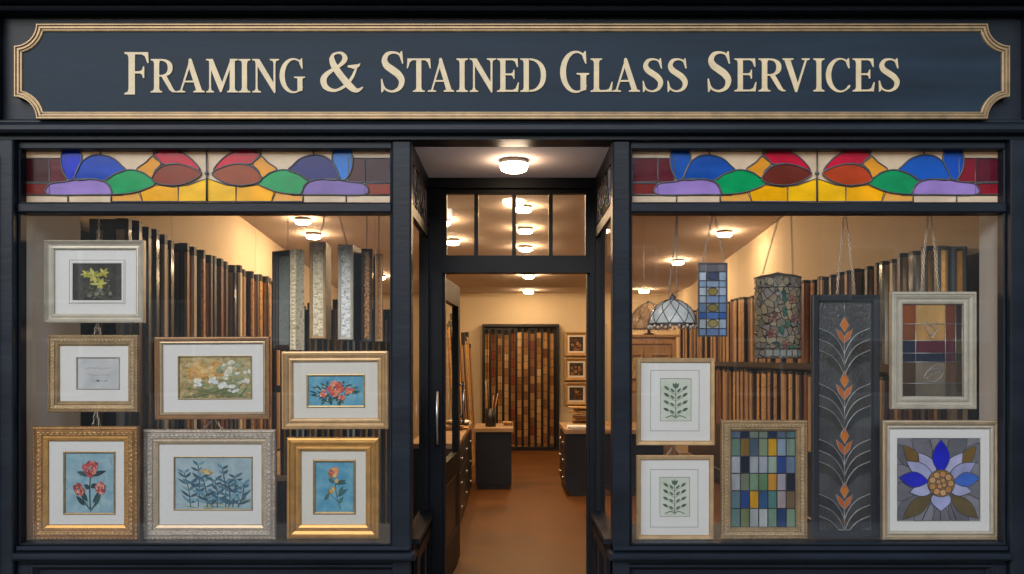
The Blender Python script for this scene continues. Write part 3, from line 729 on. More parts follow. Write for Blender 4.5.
def d_foliage(S, asp):
    for i in range(20): S(leaf(random.random(), random.uniform(0, .2), random.uniform(-.3, .3), .2, .03), random.choice(["8c9a78", "7c9a9c", "a6a87c"]))
    for bx, tx, tz in ((.2, .12, .7), (.3, .3, .85), (.42, .36, .62), (.55, .52, .55), (.66, .62, .78), (.75, .78, .62), (.82, .9, .48), (.5, .22, .5), (.7, .7, .5)):
        P = smooth([(bx, .04), ((bx + tx) / 2 + .02, tz * .5), (tx, tz)], 6, False); S(line(P, .012), "23444e")
        for i in range(2, len(P), 2):
            for sg_ in (-1, 1): S(leaf(P[i][0], P[i][1], 1.57 + sg_ * random.uniform(.5, 1.1), random.uniform(.1, .2) * (1.1 - .4 * P[i][1]), .045), random.choice(["35586a", "4a7488", "6490a6", "3c6478", "7aa2b4"]))
    for i in range(12): S(leaf(.42 + random.uniform(-.06, .06), .72 + random.uniform(-.03, .03), random.uniform(0, 6), .06, .04), random.choice(["d6b878", "e0c894", "c8a460"]))
def d_rose(S, asp):
    S(line(smooth([(.66, .05), (.56, .3), (.52, .55), (.5, .75)], 6, False), .022), "3e5c54")
    S(line(smooth([(.6, .2), (.45, .3), (.36, .4)], 5, False), .015), "3e5c54")
    for x, z, a, l in ((.56, .3, .5, .34), (.6, .34, .9, .22), (.36, .36, 3.9, .2), (.4, .34, 2.2, .14), (.52, .55, .3, .3), (.55, .6, -.1, .28), (.5, .58, 2.7, .2), (.45, .66, 2.3, .2), (.6, .16, .8, .2)):
        S(leaf(x, z, a, l, .09), random.choice(["2f5a58", "44706c", "6c7c54", "3a6668"]))
    peony(S, asp, .48, .8, .17, ["d8643c", "e8935c", "c04a34", "f0b878"], 22)
    for cx, cz in ((.55, .62), (.47, .47), (.42, .41)): peony(S, asp, cx, cz, .07, ["e0a83c", "e8c060", "cc8a34"], 10)
def d_sprig(S, asp):
    def T(P): return [(x, z * asp) for x, z in P]
    S(T(line([(.5, .06), (.5, 1.2)], .02)), "46564a")
    for i, z in enumerate((.26, .50, .74, .96)):
        for sg_ in (-1, 1):
            a = pi / 2 - sg_ * (.98 - .06 * i)
            S(T(line([(.5, z - .10), (.5 + sg_ * .30, z + .08)], .012)), "3c4c42")
            S(T(leaf(.5 + sg_ * .04, z - .02, a, .20, .085)), "5c735f"); S(T(leaf(.5 + sg_ * .22, z + .06, a - sg_ * .12, .22, .10)), ["4a5f50", "566c5a"][i % 2])
    for sg_ in (-.5, 0, .5): S(T(leaf(.5, 1.06, pi / 2 + sg_, .22, .09)), "54695a")
    for sg_ in (-1, 1): S(T(line(smooth([(.5, .10), (.5 + sg_ * .14, .16), (.5 + sg_ * .34, .09)], 5, False), .03)), "4a5f50")
YP = .15
PG = "framed flower pictures in the window"
def put(name, px, fwp, style, fm, label, win, bg, draw, mount=mount_w, fil=None, edge=None, bev=None, chains=None, wires=None, y=YP, cat="framed picture", fil_px=1.6, group=PG):
    t, rect, h = framed(name, px, y, fwp, style, fm, label, cat, group, mount, win, fil, fil_px, edge, bev)
    A = Art(paint)
    o = art_sheet(t, rect, bg, draw)
    for wx in wires or ():
        z_t = WZ(px[1], y) - t.location.z; X_ = WX(wx, y) - t.location.x
        MB().tube([(X_, .01, z_t - .004), (X_, .01, 2.235 - t.location.z)], .0006, 4).build("hanging_wire", steel, t)
    if px[3] < 500: t.rotation_euler = (0, R(random.uniform(-.3, .3)), 0)
    if chains: hang(t, [((WX(a[0], y), y + .01, WZ(a[1], y)), (WX(b[0], y), y + .01, WZ(b[1], y))) for a, b in chains])
    return t
put("framed_picture", (47, 241, 146, 323), 9, "scoop", ivory, "ivory framed picture of yellow lilies on a dark ground, topmost in its stack", (73.5, 263.5, 122.5, 300.5), wash_dark, d_lily, edge=ivory, fil=mount_w, fil_px=2, bev=(70, 260, 126, 304),
    chains=[((98, 211), (98, 241))])
put("framed_picture", (50, 335, 140, 412), 11, "ornate", GP, "small carved gold frame holding a pale handwritten note under the lily picture", (78, 358, 119.5, 388.5), wash_note, d_note, fil=bevel_m, fil_px=1,
    chains=[((96, 323), (93, 335)), ((97, 323), (100, 335))])
put("framed_picture", (157, 337, 271, 419), 7, "step", copper_edge, "thin copper gilt frame around a dappled garden painting", (180, 357, 251.5, 398), wash_land, d_land, fil=brass_fillet, edge=cham, fil_px=1.3,
    wires=(172, 256))
put("framed_picture", (283, 351, 389, 429), 11, "step", gold_soft, "soft gold frame with a red and pink bouquet on bright blue", (309, 376, 363.5, 405.5), wash_blue2, d_bouquet, mount=mount_c, fil=brass_fillet, edge=gold_soft, fil_px=2,
    wires=(296, 376))
put("framed_picture", (35, 426, 140, 539), 15, "ornate", GO, "wide carved gold frame with three red flowers on pale blue", (66, 453, 114.5, 512.5), wash_blue, d_three, fil=fillet_m, edge=gold_smooth, fil_px=1.8, y=.075,
    chains=[((94, 412), (92, 427)), ((96, 412), (99, 427))])
put("framed_picture", (145, 429, 277, 539), 15, "ornate", SO, "large carved silver frame with dark blue green foliage on pale blue", (175.5, 457.5, 252, 509), wash_grey, d_foliage, fil=brass_fillet, edge=cham, fil_px=1.2,
    chains=[((212, 419), (203, 430)), ((214, 419), (222, 430))])
put("framed_picture", (288, 437, 380, 538), 14, "step", gold_smooth, "plain stepped gold frame with one orange rose stem on blue", (316, 462, 353.5, 511.5), wash_blue2, d_rose, mount=mount_c, fil=fillet_m, edge=gold_smooth, fil_px=2.6)
put("framed_picture", (636, 358, 714, 445), 4.5, "flat", gold_soft, "thin pale gold frame with a green leaf sprig, upper of the two", (660.5, 379, 690.5, 420.5), wash_paper, d_sprig, bev=(650, 370, 699, 431), group="framed leaf sprig prints",
    wires=(644, 706))
put("framed_picture", (636, 455, 713, 539), 4.5, "flat", gold_soft, "thin pale gold frame with a green leaf sprig, lower of the two", (660, 477.5, 689, 516), wash_paper, d_sprig, bev=(650, 469, 698, 527), group="framed leaf sprig prints",
    chains=[((674, 445), (668, 455)), ((674, 445), (681, 455))])

# ------------------------------------------------------------------ stained glass panels in the right window
def panel_glass(t, rect, cells, cames, name="glass_pieces", lead_mat=lead, r=.0028, maker=None, y=-.004, level=lambda i: i):
    a0, a1, b0, b1 = rect; W_, H_ = a1 - a0, b1 - b0
    A = Art(maker or (lambda c: mat('leaded glass ' + c, c, .14, var=.2, vscale=14., bump=.1, bscale=22., trans=.15, spec=.3))); K = MB()
    f = lambda p: (a0 + p[0] * W_, b0 + p[1] * H_)
    for i, (pts, c, outline) in enumerate(cells):
        q = [f(p) for p in pts]; yy = -.0012 * level(i) - .00002 * i
        A.poly_xz(q, yy, None, A.mi(c))
        if outline: K.tube([(p[0], yy + .0012, p[1]) for p in q], r, 6, closed=True)
    for pts in cames:
        q = [f(p) for p in pts]; K.tube([(p[0], -.0012 * .5, p[1]) for p in q], r, 5)
    A.build(name, A.mats(), t, (0, y, 0)); K.build("lead_came", lead_mat, t, (0, y, 0))
def rect_pts(u0, v0, u1, v1): return [(u0, v0), (u1, v0), (u1, v1), (u0, v1)]
SGc, SGg = "stained glass panel", "stained glass panels in the window"
t, rc, h = framed("leaded_glass_picture", (720, 420, 806, 538), YP, 11, "ornate", GP, "carved pale gold frame around a grid of small coloured glass squares", SGc, SGg, mount=None)
grid = [["5c7088", "232c44", "7c8c80", "808c80", "263450", "5c6c80", "5c7c80"], ["6c8878", "8c7034", "54687c", "8ca080", "d2a018", "8ca0b4", "7c9484"], ["b4b8c4", "1c2234", "a8b0b4", "b0b4c4", "a0b4a4", "2c4c94", "6c84a0"],
        ["b0b4b8", "7c8470", "7c9c7c", "6c9468", "d8982c", "bcb4c0", "182030"], ["64808c", "24488c", "dca010", "345c8c", "548480", "b4a4a4", "7c6444"], ["648480", "7c8c5c", "b4bcbc", "c4c8c8", "7c9c88", "284078", "7c9880"]]
ve = [1, .925, .74, .56, .38, .195, 0]
cells = []; W7 = 1 / 7
for r_ in range(6):
    for c_ in range(7): cells.append((rect_pts(c_ * W7, ve[r_ + 1], (c_ + 1) * W7, ve[r_]), grid[r_][c_], False))
def grid_glass(t, rect, cells, cames, lead_mat=lead, r=.003, t_=.35):
    a0, a1, b0, b1 = rect; W_, H_ = a1 - a0, b1 - b0; A = Art(lambda c: mat('leaded glass ' + c, c, .14, var=.25, vscale=14., bump=.1, bscale=22., trans=.2, spec=.3, stretch=(1, 1, .4))); K = MB()
    for pts, c, _ in cells: A.poly_xz([(a0 + p[0] * W_, b0 + p[1] * H_) for p in pts], random.uniform(-.0006, .0006), None, A.mi(c))
    for pts in cames: K.tube([(a0 + p[0] * W_, -.001, b0 + p[1] * H_) for p in pts], r, 5)
    A.build("glass_pieces", A.mats(), t, (0, -.004, 0)); K.build("lead_came", lead_mat, t, (0, -.004, 0))
grid_glass(t, rc, cells, [[(i * W7, 0), (i * W7, 1)] for i in range(8)] + [[(0, v), (1, v)] for v in ve])

# tall dark panel with amber lozenges
slate = mat("hammered grey glass", (.085, .083, .086), .2, var=.5, vscale=9., bump=.5, bscale=90., trans=.3, spec=.7, stretch=(1, 1, .5))
navy_gl = mat("black blue frame paint", (.012, .015, .022), .35, var=.2)
t, rc, h = framed("leaded_glass_picture", (811, 295, 878, 537), YP, 7, "flat", navy_gl, "tall narrow black framed panel of grey glass with five orange lozenges", SGc, SGg, mount=None)
a0, a1, b0, b1 = rc
A = Art(lambda c: sglass(c, .3)); K = MB(); W_, H_ = a1 - a0, b1 - b0
A.poly_xz([(a0, b0), (a1, b0), (a1, b1), (a0, b1)], 0, None, A.mi(slate))
leafg = [mat("hammered grey glass " + n_, c_, .2, var=.45, vscale=9., bump=.5, bscale=90., trans=.3, spec=.6, stretch=(1, 1, .5)) for n_, c_ in (("dark", (.040, .040, .044)), ("mid", (.075, .072, .072)), ("smoky", (.060, .050, .044)))]
def f13(px, py): return (WX(px, YP) - t.location.x, WZ(py, YP) - t.location.z)
cxp = 844
for cy, hh in ((330, 13.5), (385.5, 15), (441, 14.5), (495.5, 14), (0, 0)):
    if not cy: continue
    up, dn, lf, rg, md = f13(cxp, cy - hh), f13(cxp, cy + hh), f13(cxp - 8, cy + 2), f13(cxp + 8, cy + 2), f13(cxp, cy + 5)
    g1 = ["ea8a3a", "d8702c", "e27c34"]
    def pt(L_): return [f13(*p) for p in L_]
    for k, dy in enumerate((12, 23, 34)):
        for sg_ in (-1, 1):
            o_ = [(cxp, cy + dy + 12), (cxp + sg_ * 5, cy + dy + 1), (cxp + sg_ * 13, cy + dy - 8), (cxp + sg_ * 26, cy + dy - 14)]
            i_ = [(cxp + sg_ * 26, cy + dy - 3), (cxp + sg_ * 14, cy + dy + 1), (cxp + sg_ * 6, cy + dy + 9)]
            O = [p for p in (f13(*q_) for q_ in smooth(o_, 6, False))]; I = [f13(*q_) for q_ in smooth(i_, 6, False)]
            cl_ = lambda p: (max(a0 + .001, min(a1 - .001, p[0])), max(b0 + .001, min(b1 - .001, p[1])))
            A.poly_xz([cl_(p) for p in O + I], -.0003 - .00012 * k, None, A.mi(leafg[(k + (sg_ > 0)) % 3]))
            K.tube([(p[0], -.0012 - .0002 * k, p[1]) for p in map(cl_, O)], .0028, 5)
    for P_, c in (([(cxp, cy - hh), (cxp + 4.6, cy - 5), (cxp + .2, cy + 3), (cxp - 4.6, cy - 5)], 0), ([(cxp, cy + hh), (cxp - 5.5, cy + 8), (cxp - 8.5, cy - 1.5), (cxp - 3, cy + 2.5), (cxp - .2, cy + 6)], 1), ([(cxp, cy + hh), (cxp + .2, cy + 6), (cxp + 3, cy + 2.5), (cxp + 8.5, cy - 1.5), (cxp + 5.5, cy + 8)], 2)):
        q = pt(P_); A.poly_xz(q, -.0016, None, A.mi(g1[c])); K.tube([(p[0], -.0024, p[1]) for p in q], .0019, 5, closed=True)
    nxt = f13(cxp, cy + hh + 27)
    K.tube([(dn[0], -.0018, dn[1]), (nxt[0], -.0018, max(b0, nxt[1]))], .0026, 5)
P0, P1 = f13(cxp, 302), f13(cxp, 317); K.tube([(P0[0], -.0015, P0[1]), (P1[0], -.0015, P1[1])], .0028, 5)
q = f13(cxp, 514); A.poly_xz(leaf(q[0], q[1] - .07, pi / 2, .07, .02), -.0012, None, A.mi("8a4a2c"))
A.build("glass_pieces", A.mats(), t, (0, -.004, 0)); K.build("lead_came", mat("tarnished came", (.36, .36, .365), .4, metal=.6, var=.3, vscale=40.), t, (0, -.004, 0))
t["label"] = "tall narrow black framed panel of grey glass with a column of orange lozenges"
hang(t, [((WX(844, .16), .16, WZ(215, .16)), (WX(837, .16), .16, WZ(294, .16))), ((WX(846, .16), .16, WZ(215, .16)), (WX(855, .16), .16, WZ(294, .16)))])

# cream framed panel of oblong panes
t, rc, h = framed("leaded_glass_picture", (889, 292, 974, 409), YP, 12.5, "step", cream_paint, "stone grey framed glass panel of oblong panes hung above the blue flower panel", SGc, SGg, mount=None, edge=cream_paint)
t.children[-1]  # backing removed below so that the light comes through
for o in list(t.children):
    if o.name.startswith("backing"): bpy.data.objects.remove(o)
U = lambda x: (x - 293) / 162; V = lambda y_: (562 - y_) / 259
rows = [(303, 358), (358, 405), (405, 440), (440, 465), (465, 525), (525, 562)]
cs = [(293, 330), (330, 410), (410, 438), (438, 455)]
cc = [["8a4418", "c49a5c", "6a3420", "2c1c18"], ["7c4420", "b88c50", "6c3824", "3a241c"], ["16203a", "58182a", "5a1a2c", "4c4a30"], ["101a34", "18203c", "4c1a28", "3a3c2c"], ["4a3420", "7c7060", "5a4028", "4a3c30"], ["3c2c1e", "6c6254", "4c4436", "3c382e"]]
cells = [(rect_pts(U(c0), V(r1), U(c1), V(r0)), cc[i][j], 0) for i, (r0, r1) in enumerate(rows) for j, (c0, c1) in enumerate(cs)]
hv = lambda L: [(U(x), V(y_)) for x, y_ in L]
cam_l = [[(U(x), 0), (U(x), 1)] for x in (293, 330, 410, 438, 455)] + [[(0, V(y_)), (1, V(y_))] for y_ in (303, 358, 405, 440, 465, 525, 562)]
for sg_ in (-1, 1):
    cam_l += [smooth(hv([(373, 392), (373 + sg_ * 18, 372), (373 + sg_ * 14, 352), (373 + sg_ * 2, 366)]), 5, False), smooth(hv([(373, 400), (373 + sg_ * 10, 380), (373, 362)]), 5, False)]
cam_l += [smooth(hv([(352, 512), (360, 492), (378, 484), (402, 486), (400, 505), (378, 520), (356, 512)]), 5, False), smooth(hv([(356, 512), (375, 500), (396, 490)]), 5, False), smooth(hv([(362, 492), (375, 478), (392, 472)]), 5, False)]
grid_glass(t, rc, cells, cam_l, lead_l, .0022, .5)
hang(t, [((WX(928, .16), .16, WZ(213, .16)), (WX(921, .16), .16, WZ(292, .16))), ((WX(931, .16), .16, WZ(213, .16)), (WX(939, .16), .16, WZ(292, .16)))])

# blue flower panel
t, rc, h = framed("leaded_glass_picture", (880, 420, 997, 539), .068, 8.5, "step", cham, "champagne framed glass panel with a royal blue and lavender flower", SGc, SGg, mount=mount_w, win=(897, 438.5, 979, 520.5), edge=ivory)
U = lambda x: (x - 303) / 255; V = lambda y_: (406 - y_) / 254
def lens(x0_, y0_, x1_, y1_, w_, n=7, b=.5):
    q = leaf(0, 0, 0, 1, 1, n, b); dx, dy = x1_ - x0_, y1_ - y0_; l = math.hypot(dx, dy)
    return [(U(x0_ + p[0] * dx - p[1] * w_ * dy / l), V(y0_ + p[0] * dy + p[1] * w_ * dx / l)) for p in q]
cells = [(rect_pts(0, 0, 1, 1), "86848e", False)]
for k in range(14):
    a = 2 * pi * k / 14 + .2; cells.append((lens(437 + 60 * math.cos(a), 285 + 60 * math.sin(a), 437 + 190 * math.cos(a), 285 + 190 * math.sin(a), 56), ["7a7882", "8c8a94", "706f78"][k % 3], True))
cells = [([(min(1, max(0, p[0])), min(1, max(0, p[1]))) for p in pts], c, o) for pts, c, o in cells]
for x0_, y0_, x1_, y1_, w_, c in ((378, 246, 322, 172, 38, "80622c"), (490, 246, 547, 175, 38, "846630"), (410, 325, 320, 400, 46, "6c5c34"), (465, 325, 553, 398, 46, "6c5c34"),
                                  (425, 270, 368, 196, 44, "bcbce0"), (450, 270, 505, 196, 44, "c0c0e4"), (420, 280, 330, 222, 44, "b4b8e0"), (455, 280, 545, 226, 44, "a8acd8"),
                                  (425, 300, 340, 318, 42, "bcc0e8"), (450, 300, 532, 316, 42, "b8bce6"), (437, 305, 437, 376, 64, "b6bcec"),
                                  (400, 285, 306, 272, 48, "2026d0"), (475, 285, 556, 272, 44, "4474dc"), (437, 262, 437, 155, 54, "1a20d8")):
    cells.append((lens(x0_, y0_, x1_, y1_, w_), c, True))
cells.append(([(U(437 + 42 * math.cos(2 * pi * i / 18)), V(290 + 42 * math.sin(2 * pi * i / 18))) for i in range(18)], "a87840", True))
for k in range(9):
    a = 2 * pi * k / 9; cells.append(([(U(437 + 29 * math.cos(a) + 10.5 * math.cos(2 * pi * i / 8)), V(290 + 29 * math.sin(a) + 10.5 * math.sin(2 * pi * i / 8))) for i in range(8)], ["d8a468", "c89050", "e0b078"][k % 3], True))
for k in range(4):
    a = 2 * pi * k / 4 + .5; cells.append(([(U(437 + 10 * math.cos(a) + 8 * math.cos(2 * pi * i / 8)), V(290 + 10 * math.sin(a) + 8 * math.sin(2 * pi * i / 8))) for i in range(8)], "d09a5c", True))
panel_glass(t, rc, cells, [[(.525, 0), (.525, .13)], [(.3, 0), (.4, .22)], [(.72, 0), (.64, .22)]], r=.0024, level=lambda i: 0 if i < 15 else 1 if i < 19 else 2 if i < 21 else 3 if i < 23 else 4 if i < 26 else 5 if i < 29 else 6 if i < 30 else 7)

# blue glass strip hanging on two chains
yh = .18
x0, x1, z0, z1 = WX(699, yh), WX(726, yh), WZ(335.5, yh), WZ(264, yh)
t = thing("hanging_glass_panel", ((x0 + x1) / 2, yh, z0), "narrow blue and white leaded glass panel hanging on chains", SGc)
w, hgt = x1 - x0, z1 - z0
U = lambda x: (x - 285) / 82; V = lambda y_: (430 - y_) / 225
cells = []
for r0, r1, cl_ in ((205, 230, ["74747c", "6c6c76", "787880"]), (230, 258, ["c0d0e4", "5c6480", "a4b8d4"]), (258, 278, ["8ca8cc", "9cb8d8", "9cb4d4"]), (278, 305, ["b8c8d8", "b8c0cc", "a8bcd4"]), (305, 328, ["a8b8cc", "7c98c4", "84a0c8"]),
                    (328, 357, ["6c84a8", "8c9080", "6c88b4"]), (357, 378, ["3c64b0", "4c78c0", "3c68b8"]), (378, 408, ["b8c4d0", "c4c0b0", "a8bcd0"]), (408, 430, ["7c94c0", "6c88bc", "7c9ccc"])):
    for c0, c1, k in ((285, 307, 0), (307, 345, 1), (345, 367, 2)): cells.append((rect_pts(U(c0), V(r1), U(c1), V(r0)), cl_[k], False))
cam_l = [[(U(x), V(430)), (U(x), V(230))] for x in (307, 345)] + [[(0, V(q)), (1, V(q))] for q in (205, 230, 258, 278, 305, 328, 357, 378, 408, 430)] + [[(0, 0), (0, 1)], [(1, 0), (1, 1)]]
rcc = (-w / 2, w / 2, 0, hgt)
for cx_, cy_, c in ((326, 292, "b4a054"), (326, 343, "a89a58"), (326, 392, "bcae70"), (326, 242, "56608c")):
    P = [(U(cx_ + 15 * math.cos(2 * pi * i / 12)), V(cy_ + 12 * math.sin(2 * pi * i / 12))) for i in range(13)]; cam_l.append(P)
grid_glass(t, rcc, cells, cam_l, lead, .0026, .45)
for cx_, cy_, c in ((326, 292, "b4a054"), (326, 343, "a89a58"), (326, 392, "bcae70"), (326, 242, "56608c")):
    MB().poly_xz([(-w / 2 + U(cx_ + 15 * math.cos(2 * pi * i / 12)) * w, V(cy_ + 12 * math.sin(2 * pi * i / 12)) * hgt) for i in range(12)], -.0052, None).build("glass_medallion", sglass(c, .45), t)
F = MB(); F.frame(w + .012, hgt + .012, [(0, -.004), (0, .009), (.007, .009), (.007, -.004)], -w / 2 - .006, -.006); F.build("lead_frame", lead, t)
hang(t, [((WX(712, yh), yh - .02, WZ(215, yh)), (WX(702, yh), yh, WZ(264, yh))), ((WX(714, yh), yh - .02, WZ(215, yh)), (WX(724, yh), yh, WZ(264, yh)))])

# cylinder lantern
yl = .32
cx, rad = WX(777.5, yl), (WX(800, yl) - WX(755, yl)) / 2
z0, z1 = WZ(358, yl), WZ(278, yl)
def voro_glass(name, cols, scale, emis=0):
    m = bpy.data.materials.new(name); m.use_nodes = True; N = m.node_tree.nodes; L = m.node_tree.links; b = N["Principled BSDF"]
    tc = N.new("ShaderNodeTexCoord"); v1 = N.new("ShaderNodeTexVoronoi"); v1.inputs["Scale"].default_value = scale; v2 = N.new("ShaderNodeTexVoronoi"); v2.feature = 'DISTANCE_TO_EDGE'; v2.inputs["Scale"].default_value = scale
    L.new(tc.outputs["Object"], v1.inputs["Vector"]); L.new(tc.outputs["Object"], v2.inputs["Vector"])
    sp = N.new("ShaderNodeSeparateColor"); L.new(v1.outputs["Color"], sp.inputs[0])
    rp = N.new("ShaderNodeValToRGB"); rp.color_ramp.interpolation = 'CONSTANT'; e = rp.color_ramp.elements
    e[0].position = 0; e[0].color = (*hexc(cols[0]), 1); e[1].position = 1 / len(cols); e[1].color = (*hexc(cols[1]), 1)
    for i in range(2, len(cols)): q = e.new(i / len(cols)); q.color = (*hexc(cols[i]), 1)
    L.new(sp.outputs[0], rp.inputs[0])
    ed = N.new("ShaderNodeValToRGB"); ed.color_ramp.elements[0].position = .035; ed.color_ramp.elements[1].position = .06; L.new(v2.outputs["Distance"], ed.inputs[0])
    mx = N.new("ShaderNodeMix"); mx.data_type = 'RGBA'; mx.inputs[6].default_value = (.03, .028, .026, 1); L.new(ed.outputs[0], mx.inputs[0]); L.new(rp.outputs[0], mx.inputs[7])
    L.new(mx.outputs[2], b.inputs["Base Color"]); b.inputs["Roughness"].default_value = .25
    bp = N.new("ShaderNodeBump"); bp.invert = True; bp.inputs["Strength"].default_value = .4; bp.inputs["Distance"].default_value = .004; L.new(ed.outputs[0], bp.inputs["Height"]); L.new(bp.outputs[0], b.inputs["Normal"])
    tr = N.new("ShaderNodeBsdfTranslucent"); L.new(mx.outputs[2], tr.inputs["Color"]); ms = N.new("ShaderNodeMixShader"); ms.inputs[0].default_value = .4
    L.new(b.outputs[0], ms.inputs[1]); L.new(tr.outputs[0], ms.inputs[2]); L.new(ms.outputs[0], N["Material Output"].inputs["Surface"])
    return m
t = thing("glass_lantern", (cx, yl, z0), "tall cylindrical leaded glass lantern with red flowers hanging on a wire", "lantern")
H = z1 - z0
MB().lathe([(rad, 0), (rad, H)], 40).build("glass_cylinder", voro_glass("mottled amber grey leaded glass", ["b4a68c", "a8977c", "8c8878", "c0ac88", "9c8e78", "a49c98"], 27), t)
A = Art(lambda c: sglass(c, .4)); K = MB()
def cyl(px, py, rr_=0.0):
    s_ = max(-.98, min(.98, (px - 777.5) / 22.5)); th = math.asin(s_); q = rad + .0015 + rr_
    return (q * math.sin(th), -q * math.cos(th), WZ(py, yl) - z0)
def on_cyl(pts, c, k):
    q = [cyl(a, b, .0004 * k) for a, b in pts]; A.quad(*q, mi=A.mi(c)); K.tube(q, .0016, 4, closed=True)
kk = 0
for cx_, cy_ in ((785, 301), (768, 318), (788, 320), (766, 334), (779, 345)):
    for j in range(5):
        a = 2 * pi * j / 5 + cx_; kk += 1
        on_cyl(leaf(cx_, cy_, a, 5.0, 4), random.choice(["b87064", "c88878", "a05a54", "c8a090"]), kk % 5)
for x0_, y0_, a in ((776, 308, 1.2), (777, 318, 4.9), (779, 304, 4.2), (776, 326, 1.8), (776, 336, 4.4), (779, 328, 5.3), (774, 345, 3.4), (781, 347, 0), (777, 298, 4.6)):
    kk += 1; on_cyl(leaf(x0_, y0_, a, 8, 4), random.choice(["3c7860", "4c8c74", "2f6454", "5c8c84"]), kk % 5)
for x0_ in range(758, 800, 6): kk += 1; on_cyl(rect_pts(x0_ - 2.6, 350, x0_ + 2.6, 356), random.choice(["b8b8ac", "a8aca8", "8c8c84"]), 1)
for x0_ in range(758, 800, 7): kk += 1; on_cyl(disc(x0_, 283, 3, 4, 8), random.choice(["a89c84", "b8ac94", "94897a"]), 1)
A.build("flower_glass", A.mats(), t)
for py in (358, 348.5, 288.5, 278): K.tube([(rad * 1.01 * math.cos(2 * pi * j / 32), rad * 1.01 * math.sin(2 * pi * j / 32), WZ(py, yl) - z0) for j in range(32)], .003, 5, closed=True)
K.build("lead_came", lead, t)
mb = MB(); mb.lathe([(rad, H), (rad * .8, H + .012), (rad * .3, H + .022), (.01, H + .03), (0.001, H + .032)], 32); mb.build("top_cap", mat("patinated metal cap", (.14, .11, .09), .4, metal=.6), t)
hang(t, [((WX(771, yl), .17, WZ(214, .17)), (WX(762, yl), yl, WZ(276, yl))), ((WX(782, yl), .17, WZ(214, .17)), (WX(793, yl), yl, WZ(276, yl)))])

# dome lamp shades
def dome_lamp(name, px, py_top, py_bot, half, y, label, dark=False, hung=True):
    s_ = (y + DIST) / FPX; r = half * s_; Hh = (py_bot - py_top) * s_; z0 = WZ(py_bot, y); X = WX(px, y)
    t = thing(name, (X, y, z0), label, "lamp shade")
    prof = [(r, 0)] + [(r * math.cos(a), Hh * math.sin(a)) for a in [pi / 2 * i / 8 for i in range(1, 8)]] + [(r * .12, Hh)]
    g = mat("pearly blue white glass", (.84, .89, .93), .2, var=.14, vscale=25., trans=.4) if not dark else mat("amber pearl glass", (.45, .36, .28), .25, var=.3, vscale=25., trans=.4)
    MB().lathe(prof, 32).build("shade", g, t)
    K = MB(); nn = 10
    for d in (-1, 1):
        for k in range(nn):
            P = []
            for i in range(9):
                u = i / 8 * .97; a = pi / 2 * u; th = 2 * pi * (k / nn + d * u * 1.6 / nn)
                q = 1.01; P.append((r * q * math.cos(a) * math.cos(th), r * q * math.cos(a) * math.sin(th), Hh * q * math.sin(a)))
            K.tube(P, .0022, 4)
    K.tube([(r * 1.01 * math.cos(2 * pi * j / 32), r * 1.01 * math.sin(2 * pi * j / 32), 0) for j in range(32)], .004, 5, closed=True)
    K.build("lead_came", lead, t)
    Bd = MB()
    for j in range(34):
        a = 2 * pi * j / 34; zz = -.012 - (.008 if j % 2 else 0)
        Bd.lathe([(.001, .009), (.0065, .004), (.0065, -.004), (.001, -.009)], 6, (r * math.cos(a), r * math.sin(a), zz))
    Bd.build("bead_fringe", mat("smoky fringe beads", (.60, .50, .42), .25, var=.4, vscale=60.), t)
    MB().lathe([(r * .14, Hh - .004), (r * .14, Hh + .012), (.006, Hh + .03), (.001, Hh + .03)], 12).build("cap", lead, t)
    if hung: hang(t, [((X, .17, WZ(213, .17)), (X - .02, y, z0 + Hh + .015)), ((X, .17, WZ(213, .17)), (X + .02, y, z0 + Hh + .015))])
    return t, r, z0
dome_lamp("hanging_lamp", 672.5, 299.5, 324, 23.5, .30, "white blue domed leaded glass lamp shade hanging with a beaded fringe")

# ------------------------------------------------------------------ hanging moulding samples, left window
cr_gold = carved("carved cream gilt sample", "f4e4c4", "b09a70", .0, .6, 85., .3)
cr_silver = carved("carved silver sample", "f0efec", "908c88", .0, .6, 85., .3)
cr_brown = carved("carved walnut sample", "b98048", "5c3c24", .0, .6, 85., .3)
dark_side = mat("dark sample backing", (.025, .022, .022), .5)
def sample(pxc, top, bot, wd, y, rz, face_m, edge_m, label, style=0):
    z0, z1 = WZ(bot, y), WZ(top, y); X = WX(pxc, y); H = z1 - z0
    t = thing("moulding_sample", (X, y, z0), label, "moulding sample", "hanging moulding samples", rz)
    MB().box(-wd / 2, wd / 2, 0, .22, 0, H).build("backing_board", dark_side, t)
    F = MB(); F.frame(wd, H, [(0, 0), (0, .012), (.006, .018), (.014, .014), (.018, .006)], -wd / 2, 0); F.build("raised_border", edge_m, t)
    C = MB(); C.quad((-wd / 2 + .015, -.004, .015), (wd / 2 - .015, -.004, .015), (wd / 2 - .015, -.004, H - .015), (-wd / 2 + .015, -.004, H - .015))
    n = max(3, int(H / .03))
    for i in range(n):
        zz = .03 + (H - .06) * i / (n - 1); C.lump((.012 if i % 2 else -.012) * min(1, wd / .08), -.004, zz, wd * .17, .013, .009); C.lump((-.014 if i % 2 else .014) * min(1, wd / .08), -.004, zz + .008, wd * .09, .008, .006)
    C.build("carved_face", face_m, t)
    return t
plain_green = mat("dull green grey linen", (.20, .22, .20), .8, var=.2, vscale=60.)
